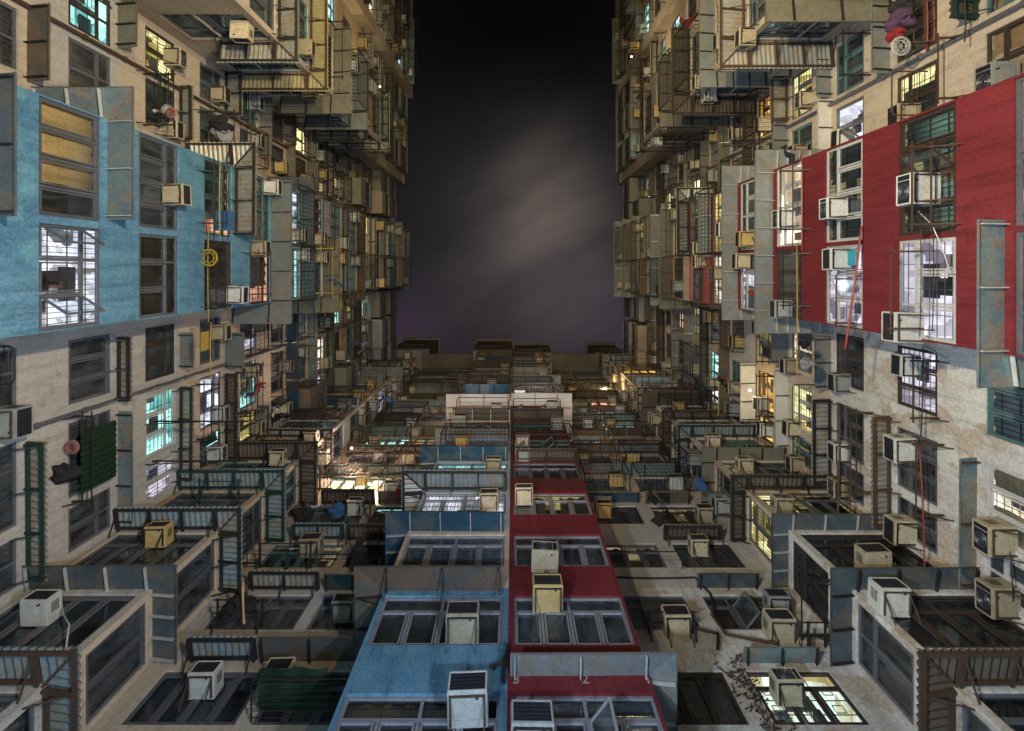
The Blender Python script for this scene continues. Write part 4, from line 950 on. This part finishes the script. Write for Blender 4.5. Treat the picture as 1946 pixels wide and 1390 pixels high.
for i, (px, py, z, w, h, c, lab) in enumerate([
  
  
  (318, 212, 15.4, .45, .4, 'pale', 'pale cloth beside the small pink hanger'),
  (640, 535, 25.6, .7, .7, 'blue', 'blue garment with a brown one on the yellow rack'), (636, 537, 25.9, .5, .5, 'ochre', 'brown garment folded on the yellow rack'),
  
  (1363, 716, 21.3, .5, .6, 'red', 'red washing beside the yellow pole'), (1368, 725, 21.2, .5, .6, 'black', 'black washing beside the yellow pole'),
  (495, 738, 20.6, .6, .6, 'red', 'red garment in front of the teal lit window'), (488, 742, 20.7, .7, .6, 'blue', 'blue garment in front of the teal lit window'), (540, 15, 17.8, .5, .6, 'pink', 'pink shirt hanging over the flank canopy'), (536, 62, 17.6, .4, .6, 'pale', 'pale cloth hanging over the flank canopy'),
  (690, 1030, 15.7, .6, .7, 'black', 'black coat beside the blue back bay'), (730, 1040, 15.5, .45, .5, 'blue', 'blue trousers beside the blue back bay'),
  (1232, 925, 18.3, .6, 1.0, 'black', 'black coat hanging from the back wall'), (760, 930, 19.5, .35, .9, 'red', 'dark red cloth at the corner of the blue back bay'), (745, 765, 29, .7, .4, 'blue', 'blue cloth on a bracket of the back wall'),
  (1440, 462, 18.5, .6, .6, 'purple', 'dark plum washing between two grey canopies'), (1440, 555, 18.6, .7, .7, 'red', 'red washing in the open window of the red side bay'), (1490, 295, 15.6, .5, .4, 'black', 'black bundle on the grey canopy edge'), 
  (1390, 40, 22.2, .6, .8, 'red', 'dark red washing at the open-end corner bay'), (1300, 55, 24.4, .8, .9, 'red', 'maroon washing high on the open-end corner bay'), (1298, 70, 24.6, .6, .6, 'ochre', 'yellow cloth beside maroon washing'), (1260, 150, 30, .5, 2.0, 'pale', 'long white sheet high on the red side'), (1272, 430, 29, .5, 1.2, 'pale', 'white towel with a red stripe high on the red side'), (1232, 520, 33.5, .8, 1.5, 'pink', 'pink sheet in front of the peach lit window'), (1285, 375, 28.2, .6, .8, 'pale', 'white washing above the yellow lit window'),
  (528, 783, 23.6, .6, .9, 'pale', 'bright white cloth at the lit corner window'), (1250, 735, 33.3, .5, .6, 'teal', 'teal cloth on the red-side back corner bay'), (608, 690, 28.5, .5, .9, 'pale', 'white sheet hanging high in the blue-side corner'), (690, 660, 33, .8, .6, 'grey', 'grey washing high in the blue-side corner'), (682, 650, 33.5, .6, .5, 'blue', 'blue washing high in the blue-side corner')]):
    garment(at(px, py, z), w, h, 'cloth_'+c, lab, i)
def bundle(px, py, z, w, c, lab, seed):
    rr = random.Random(seed); b = MB(); ph = [rr.random()*6 for _ in range(6)]
    def fn(s, t):
        a, e = 2*PI*s, PI*t
        k = 1+.22*math.sin(3*a+ph[0]+2*e)+.16*math.sin(5*e+ph[1]+a)+.12*math.sin(7*a+ph[2])*math.sin(6*e+ph[3])
        return (w*.55*k*math.sin(e)*math.cos(a), w*.42*k*math.sin(e)*math.sin(a), -w*.5*k*math.cos(e))
    b.grid(fn, 28, 16, 'cloth_'+c)
    tag(link('washing_bundle', b.mesh('washing_bundle', smooth=True), None, at(px, py, z)), lab, 'laundry', 'laundry hung out of the windows')
bundle(1530, 692, 15.6, .42, 'grey', 'grey crumpled washing at the end of the long yellow pole', 1); bundle(1528, 655, 15.7, .25, 'black', 'dark rag on the long yellow pole', 2)
bundle(575, 975, 18.6, .6, 'black', 'black bundle on the rack of the back wall', 3); bundle(640, 970, 18.5, .5, 'blue', 'blue bundle on the rack of the back wall', 4); bundle(455, 1150, 13.2, .55, 'black', 'dark bundle in the back window rack', 5)
bundle(122, 900, 12.6, .5, 'black', 'black garment hanging beside the green pleated sheet', 6); bundle(1250, 990, 16.4, .3, 'black', 'thin black rag below the coat', 7); bundle(425, 255, 18.2, .6, 'grey', 'grey garment in the green rack', 8); bundle(420, 238, 18.0, .6, 'black', 'black garment in the green rack', 9)
bundle(1712, 40, 12.9, .55, 'purple', 'dark purple washing above the white peg hanger', 10); bundle(1702, 68, 12.8, .35, 'red', 'red garment next to the white peg hanger', 11); bundle(1715, 12, 13.0, .5, 'black', 'black garment at the very top beside the red poles', 12)
def blue_blind():
    b = MB(); b.grid(lambda s, t: ((s-.5)*.40, .012*math.sin(s*45), -.95*t), 40, 2, 'cloth_teal')
    tag(link('blue_blind', b.mesh('blue_blind', smooth=True), None, RB.p(-.33, .05, 13.92), RB.th), 'bright blue blind in the window beside a white air conditioner', 'blind')
blue_blind()
# small yellow board under the yellow pole
b = MB(); b.box(-.02, .02, -.28, .28, -.2, .2, 'pole_yellow'); b.box(-.035, -.02, -.05, .05, -.06, .06, 'steel_dark'); tag(link('yellow_board', b.mesh('yellow_board'), None, at(390, 648, 15.9)), 'small yellow board hanging at the end of the yellow pole', 'board')
b = MB(); b.box(-.3, .3, -.3, .3, -.01, .01, 'cloth_blue'); tag(link('plastic_board', b.mesh('plastic_board'), None, at(425, 420, 15.9)), 'small blue plastic board beside the peach lit window', 'board')

# ------------------------------------------------------------------ upper storeys: the same kinds of things, thinning with distance
rg = random.Random(23)
def covered(f, k, u): return any(k2 == k and a-.15 < u < c+.15 for k2, a, c in getattr(f, 'spans', []))
SH = ['sheet_grey', 'sheet_olive', 'sheet_brown', 'sheet_navy', 'sheet_grey', 'sheet_mottled']
CO = ['corr_dark', 'corr_galv', 'corr_blue', 'corr_dark', 'corr_dark']
for f in FC.values():
    if not f.slots: continue
    bay = f.key in ('LB', 'RB')
    wrapu0 = {'LB': 1.5, 'RB': 1.6, 'CRf': 1.65, 'RCf': 2.9, 'BB': 1.4}.get(f.key, 0); wrapu1 = {'LB': 1.5, 'RB': 1.6, 'CLf': 1.65, 'LCf': 2.9, 'BR': 1.4}.get(f.key, 0)
    for k in range(-1 if f.axis == 'Y' else 0, 13):
        if k < 4 and f.key in ('LB','RB','L1','R1','L2','R2','BB','BR','BL','BK'): pass
        elif f.key not in ('CLs','CRs','LCs','RCs') and not any(k2 == k for k2, a, c in getattr(f, 'spans', [])):
            t = rg.random()
            if f.key in ('LD', 'RD') and k < 8: continue
            d = rg.uniform(.4, .65)
            if t < .42: canopy(f, k, 'corr', max(f.u0, f.slots[0][0]-.25), min(f.u1, f.slots[-1][1]+.25), d=d, sheet=rg.choice(CO), frame=rg.choice(['steel_dark','steel_dark','steel_rust','steel_green']),
                               w0=wrapu0 if rg.random() < .6 else 0, w1=wrapu1 if rg.random() < .6 else 0, nb=4)
            elif t < .85: canopy(f, k, rg.choice(['flat','strut']), max(f.u0, f.slots[0][0]-.15), min(f.u1, f.slots[-1][1]+.15), d=d, sheet=rg.choice(SH), frame=rg.choice(['steel_pale','steel_dark','steel_pale']),
                               w0=wrapu0 if rg.random() < .6 else 0, w1=wrapu1 if rg.random() < .6 else 0, nb=4)
            elif len(f.slots) > 1:
                a, c = rg.choice(f.slots); canopy(f, k, 'flat', a-.1, c+.1, d=d, sheet=rg.choice(SH), frame='steel_pale', nb=3)
        for i, (a, c) in enumerate(f.slots):
            if f.key in ('LD', 'RD') and i == 2 and k < 8: continue
            if f.key in ('L1','L2','R1','R2','LD','RD','BL','BK') and (k >= 11 or (k >= 6 and rg.random() < .08)) and (f.key, k, i) not in LIT:
                enclosure(f, a-.15, c+.15, ZS(k)-1.0, 2.5 if k >= 12 else 2.3, (rg.uniform(1.05, 1.25) if f.key in ('L1','L2','R1','R2') else .5), rg.choice(['sheet_olive','sheet_brown','sheet_grey','plaster_dim','plaster_dim']), f.names[min(i, len(f.names)-1)], k)
                if rg.random() < .5: ac(f, (a+c)/2, ZS(k)-.9, 'ac_cream', phrase=f.names[min(i, len(f.names)-1)], k=k)
                continue
            if k >= 3 or (k >= 0 and f.key in ('LCf','LCs','RCf','RCs','LD','LE','RD','RE') and rg.random() < .5):
                if rg.random() < .78 and not any(g is f and a-.3 < u2 < c+.3 and abs(z2-ZS(k)-.5) < 1 for g, u2, z2 in ACPOS):
                    u = rg.choice([a+.36, c-.36]); ac(f, u, ZS(k)+rg.uniform(.1, .8), rg.choice(['ac_cream','ac_cream','ac_white','ac_grey','ac_ochre']), br=rg.random() < .6, hood=rg.random() < .12, phrase=f.names[min(i, len(f.names)-1)], k=k)
            if k >= 4 and rg.random() < .50: cage(f, a-.05, c+.05, ZS(k)-.08, 1.5, rg.uniform(.45, .75), rg.choice(['steel_dark','steel_dark','steel_rust']), phrase=f.names[min(i, len(f.names)-1)])
            elif k >= 4 and rg.random() < .75: rack(f, a, c, ZS(k)-.15+rg.uniform(0, .2), rg.uniform(.7, 1.1), rg.choice(['steel_dark','steel_dark','steel_rust','steel_green']), rg.choice([2, 3]), rg.random() < .25, phrase=f.names[min(i, len(f.names)-1)])
build_windows()

# ------------------------------------------------------------------ pipes and cables on the walls
def wire(pts, r, mat, label, cat='cable', name='slack_cable'):
    P0 = Vector(pts[0]); P = [Vector(p) for p in pts]; out = []
    for a, c in zip(P, P[1:]):
        for i in range(7):
            t = i/7; q = a.lerp(c, t); q.z -= .10*math.sin(PI*t)*(a-c).length*.25; out.append(q-P0)
    out.append(P[-1]-P0)
    b = MB(); b.tube(out, r, mat, 6); return tag(link(name, b.mesh(name, smooth=True), None, P0), label, cat)
wire([BR.p(-.16, .05, 9.1), BR.p(-.14, .08, 9.6), BR.p(-.1, .1, 10.0)], .03, 'cable_black', 'thick black cable between the blue and the red back bay')
wire([BB.p(-.35, .1, 9.35), BB.p(-.2, .14, 9.5), BR.p(-.14, .09, 9.7)], .03, 'cable_black', 'black cable leaving the white air conditioner of the blue back bay')
wire([BK.p(2.6, .03, 15.1), BK.p(5.2, .03, 15.05), BK.p(5.35, .04, 14.3), BK.p(5.2, .04, 13.6)], .03, 'cable_black', 'black pipe bent round the back wall beside the red bay', 'pipe')
wire([BK.p(4.3, .1, 12.9), BK.p(4.9, .12, 12.6), BK.p(4.7, .1, 12.1)], .035, 'cable_black', 'black hose curling from the caged machine', 'hose')
wire([BK.p(5.05, .06, 13.4), BK.p(5.1, .1, 12.6), BK.p(6.2, .1, 12.3)], .035, 'steel_rust', 'brown hose round the open window of the back wall', 'hose')
wire([R1.p(2.1, .05, 12.6), R1.p(1.8, .3, 13.2), RB.p(1.3, .15, 10.6)], .014, 'steel_pale', 'thin pale cable below the white air conditioner of the red side bay')
wire([RB.p(-1.2, .35, 10.6), RB.p(-.9, .3, 10.3), RB.p(.0, .12, 10.1)], .012, 'steel_pale', 'thin pale hose drooping from the upper white air conditioner of the red side bay')
wire([R1.p(5.6, .05, 11.0), R1.p(6.3, .25, 10.7), R1.p(7.0, .05, 10.9)], .012, 'cable_black', 'thin black cable below two big air conditioners')
wire([CLs.p(7.6, .05, 9.4), CLf.p(-8.6, .3, 10.2), CLf.p(-9.6, .05, 11.2)], .016, 'steel_pale', 'thin grey wire across the blue-side back corner bay')
def drain(f, u, z0, z1, mat, r=.055):
    if z1 > f.ztop: z1 = f.ztop
    P0 = f.p(u, .09, z0); b = MB()
    b.tube([(0, 0, 0), (0, 0, (z1-z0)*.5), (0, 0, z1-z0)], r, mat, 8)
    z = .5
    while z < z1-z0:
        q = f.p(u, 0, z0+z)-P0; b.tube([(0, 0, z-.04), (0, 0, z+.04)], r*1.35, mat, 8); b.bar(q, (0, 0, z), .03, mat); z += 1.35
    tag(link('drainpipe', b.mesh('drainpipe', smooth=False), None, P0), f'{ {"steel_rust": "rusty", "frame_alu": "grey", "steel_dark": "black", "sheet_olive": "olive"}[mat]} drainpipe running up the {f.where}', 'drainpipe', 'drainpipes on the walls')
for f_, u_, m_ in ((L1, 3.52, 'frame_alu'), (L2, -5.9, 'steel_rust'), (R2, -5.4, 'frame_alu'), (LD, -12.7, 'steel_dark'), (RD, -12.7, 'steel_dark'), (LE, -18.4, 'steel_rust'), (RE, -18.4, 'steel_rust')):
    drain(f_, u_, 2.0, 44, m_)
# dead creeper along the stained inner corner beside the red-side back corner bay
def creeper():
    rr = random.Random(3); b = MB()
    for i in range(90):
        z = 8.9+rr.random()*2.9; u = 4.95+.10*math.sin(z*2.7)+rr.gauss(0, .09); y = 8.8-.02
        p = Vector((u, y, z)); q = p+Vector((rr.gauss(0, .12), -rr.uniform(.01, .14), rr.gauss(0, .12)))
        b.bar(p, q, .016, 'steel_rust')
        for j in range(3):
            c = q+Vector((rr.gauss(0, .05), rr.uniform(-.06, .02), rr.gauss(0, .05))); s = rr.uniform(.015, .035)
            b.face([c+Vector((-s, 0, -s*.6)), c+Vector((s, -.01, -s*.3)), c+Vector((s*.7, -.02, s)), c+Vector((-s*.6, 0, s*.8))], rr.choice(['steel_rust', 'room_dark', 'steel_dark']))
    tag(link('withered_creeper', b.mesh('withered_creeper'), None), 'withered brown creeper on the back wall between dark and lit windows', 'plant')
creeper()
def rooftop_plant():
    rr = random.Random(8); b = MB()
    for i in range(26):
        p = Vector((0, 0, 0)); d = Vector((rr.gauss(-.3, .4), rr.gauss(0, .4), 1)).normalized()
        for j in range(5):
            q = p+d*rr.uniform(.3, .5); b.bar(p, q, .05-.008*j, 'steel_rust'); p = q; d = (d+Vector((rr.gauss(0, .4), rr.gauss(0, .4), rr.gauss(0, .3)))).normalized()
            b.bar(p, p+Vector((rr.gauss(0, .3), rr.gauss(0, .3), rr.uniform(0, .3))), .03, 'steel_rust')
    tag(link('bare_bush', b.mesh('bare_bush'), None, RB.p(4.5, -1.2+.4, ROOF)), 'bare twiggy bush on the roof edge of the red side', 'plant')
# worn white marks painted above the lowest red window
def marks():
    for i, (px, t) in enumerate(((981, '3'), (1112, '2'), (1231, '1'))):
        z = 7180/(1292-VY); cu = bpy.data.curves.new('painted_number', 'FONT'); cu.body = t; cu.size = .30; cu.align_x = 'CENTER'; cu.align_y = 'CENTER'; cu.extrude = .002
        cu.materials.append(MATS['number_paint'])
        tmp = bpy.data.objects.new('tmp', cu); COL.objects.link(tmp); dg = bpy.context.evaluated_depsgraph_get(); me = bpy.data.meshes.new_from_object(tmp.evaluated_get(dg)); bpy.data.objects.remove(tmp)
        o = bpy.data.objects.new('painted_number', me); COL.objects.link(o); o.location = BR.p((px-VX)*z/FPX, .006, z); o.rotation_euler = (PI/2, 0, 0); o.parent = BUILD[1]
marks()

# ------------------------------------------------------------------ a bulb burning on the wall, and bulbs added for glow
def bulb(px, py, z, w, col, label, r=.05):
    P = at(px, py, z); t = bpy.data.objects.new('hanging_lamp', None); COL.objects.link(t); t.location = P; tag(t, label, 'lamp')
    b = MB()
    b.grid(lambda s, q: (r*math.sin(PI*q)*math.cos(2*PI*s), r*math.sin(PI*q)*math.sin(2*PI*s), -r*math.cos(PI*q)), 12, 8, 'bulb_glow'); link('bulb', b.mesh('bulb', smooth=True), t)
    b = MB(); b.tube([(0, 0, r*.8), (0, 0, r*2)], .035, 'steel_dark', 8); link('holder', b.mesh('holder'), t)
    l = bpy.data.lights.new('hanging_lamp_light', 'POINT'); l.energy = w; l.color = col; l.shadow_soft_size = r; o = bpy.data.objects.new('light', l); COL.objects.link(o); o.parent = t; o.location = (0, 0, -r*1.8)
bulb(702, 920, 20.6, 150, (1, .82, .55), 'bare warm bulb beside the bright window of the back wall')
bulb(668, 852, 22.6, 420, (1, .68, .5), 'added bulb for the warm glow in the blue-side back corner')
bulb(1150, 738, 37.0, 420, (1, .7, .3), 'added bulb for the yellow glow high on the back wall')
bulb(880, 752, 28.8, 220, (1, .86, .74), 'added bulb for the glow under the pale canopy of the blue back bay')
bulb(1025, 750, 28.6, 200, (.9, .92, 1), 'added bulb for the white glow under the pale canopy of the red back bay')
bulb(1425, 742, 21.6, 60, (1, .75, .35), 'added bulb for the amber glow under the pale canopies of the stained wall')
bulb(722, 165, 31, 260, (1, .7, .3), 'added bulb for the amber glow far up on the blue side')
bulb(1200, 108, 32, 260, (1, .75, .4), 'added bulb for the amber glow far up on the red side')

# ------------------------------------------------------------------ yard lamps and added wall spots below the camera, night sky
def yard(loc, e, col, size=.4):
    l = bpy.data.lights.new('yard_lamp', 'POINT'); l.energy = e; l.color = col; l.shadow_soft_size = size
    o = bpy.data.objects.new('yard_lamp', l); COL.objects.link(o); o.location = loc
def wall_spot(loc, aim, e, col, ang=95, size=.25):  # unseen spot, added to brighten chosen walls only
    l = bpy.data.lights.new('added_wall_spot', 'SPOT'); l.energy = e; l.color = col; l.shadow_soft_size = size; l.spot_size = math.radians(ang); l.spot_blend = 1
    o = bpy.data.objects.new('added_wall_spot', l); COL.objects.link(o); o.location = loc; o.rotation_euler = (Vector(aim)-Vector(loc)).to_track_quat('-Z', 'Y').to_euler()
yard((-1.0, 2.4, -.6), 900, (.30, .68, 1.0), .15)                       # cool lamp by the end block
yard((-5.0, 3.2, -.6), 420, (.42, .74, 1.0), .15); yard((5.2, 3.4, -.6), 260, (.42, .78, 1.0), .15)  # first one added to fill the shadow beside the blue back bay
wall_spot((4.5, -4.0, -.6), (-10.5, -3.5, 15), 14500, (1.0, .80, .50)); wall_spot((-4.5, -4.0, -.6), (10.2, -3.5, 15), 17000, (1.0, .80, .48))
wall_spot((3.5, 1.0, -.6), (-10.8, 2.6, 18), 4600, (.80, .86, 1.0)); wall_spot((-3.5, 1.0, -.6), (10.4, 2.6, 16), 6200, (.78, .88, 1.0))
wall_spot((2.0, -8, -.6), (-9, -9, 40), 14000, (1.0, .78, .38), 70); wall_spot((-2.0, -8, -.6), (9, -9, 40), 14000, (1.0, .78, .38), 70)
wall_spot((0, -3.0, -.6), (0, 8.5, 32), 10000, (1.0, .68, .46), 36)

wd = bpy.data.worlds.new('World'); sc.world = wd; wd.use_nodes = True
nt = wd.node_tree; nt.nodes.clear(); L = nt.links
tc = N(nt, 'ShaderNodeTexCoord'); sp = N(nt, 'ShaderNodeSeparateXYZ'); L.new(tc.outputs['Generated'], sp.inputs[0])
def mth(op, a, b_=None, c=None):
    n = N(nt, 'ShaderNodeMath', operation=op)
    for i, v in enumerate((a, b_, c)):
        if v is None: continue
        if isinstance(v, (int, float)): n.inputs[i].default_value = v
        else: L.new(v, n.inputs[i])
    return n.outputs[0]
zz = mth('MAXIMUM', sp.outputs[2], .05)
sx = mth('DIVIDE', sp.outputs[0], zz); sy = mth('DIVIDE', sp.outputs[1], zz)      # the cloud layer overhead
cv = N(nt, 'ShaderNodeCombineXYZ'); L.new(sx, cv.inputs[0]); L.new(sy, cv.inputs[1])
def blob(cx, cy, rx, ry):
    a = mth('DIVIDE', mth('SUBTRACT', sx, cx), rx); b_ = mth('DIVIDE', mth('SUBTRACT', sy, cy), ry)
    return mth('EXPONENT', mth('MULTIPLY', mth('ADD', mth('MULTIPLY', a, a), mth('MULTIPLY', b_, b_)), -1.0))
mr_ = N(nt, 'ShaderNodeMapping'); mr_.inputs['Rotation'].default_value = (0, 0, math.radians(24)); L.new(cv.outputs[0], mr_.inputs['Vector'])
mp = N(nt, 'ShaderNodeMapping'); mp.inputs['Scale'].default_value = (2.0, 7.0, 1); L.new(mr_.outputs['Vector'], mp.inputs['Vector'])
streaks = ramp(nt, noise(nt, mp.outputs['Vector'], 1.5, 4, .5), .28, .74)
fine = ramp(nt, noise(nt, cv.outputs[0], 5.0, 5, .6), .25, .75)
mod = mth('MULTIPLY_ADD', streaks, .55, mth('MULTIPLY_ADD', fine, .28, .30))
glow = mth('MULTIPLY', mth('ADD', mth('MULTIPLY', blob(.070, -.145, .10, .115), .72), mth('MULTIPLY', blob(.03, -.05, .17, .17), .42)), mod)
low = mth('MULTIPLY', blob(.10, .06, .18, .13), mod)
dark = blob(.02, -.50, .5, .24)
base = mixc(nt, dark, (.0105, .0105, .0135), (.0014, .0014, .0018))
tot = base
for fac_, c_ in ((glow, (.110, .090, .074)), (low, (.036, .028, .034)), (blob(-.22, .13, .09, .10), (.026, .014, .028)), (blob(.22, .12, .1, .12), (.016, .010, .018))):
    tot = mixc(nt, 1.0, tot, mixc(nt, fac_, (0, 0, 0), c_), 'ADD')
bg = N(nt, 'ShaderNodeBackground'); L.new(tot, bg.inputs[0]); bg.inputs[1].default_value = 1.0
wo = N(nt, 'ShaderNodeOutputWorld'); L.new(bg.outputs[0], wo.inputs[0])

# ------------------------------------------------------------------ camera, straight up with a shifted lens as in the photograph
cam = bpy.data.cameras.new('camera'); cam.sensor_width = 36; cam.lens = 36*FPX/1946; cam.shift_x = (973-VX)/1946; cam.shift_y = -(695-VY)/1946; cam.clip_end = 2000
co = bpy.data.objects.new('camera', cam); COL.objects.link(co); co.location = (0, 0, 0); co.rotation_euler = (PI, 0, 0); sc.camera = co
sc.view_settings.view_transform = 'Standard'; sc.view_settings.look = 'None'; sc.view_settings.exposure = 0; sc.view_settings.gamma = 1
sc.cycles.use_denoising = True; sc.cycles.max_bounces = 6; sc.cycles.diffuse_bounces = 3; sc.cycles.transparent_max_bounces = 8; sc.cycles.sample_clamp_indirect = 4
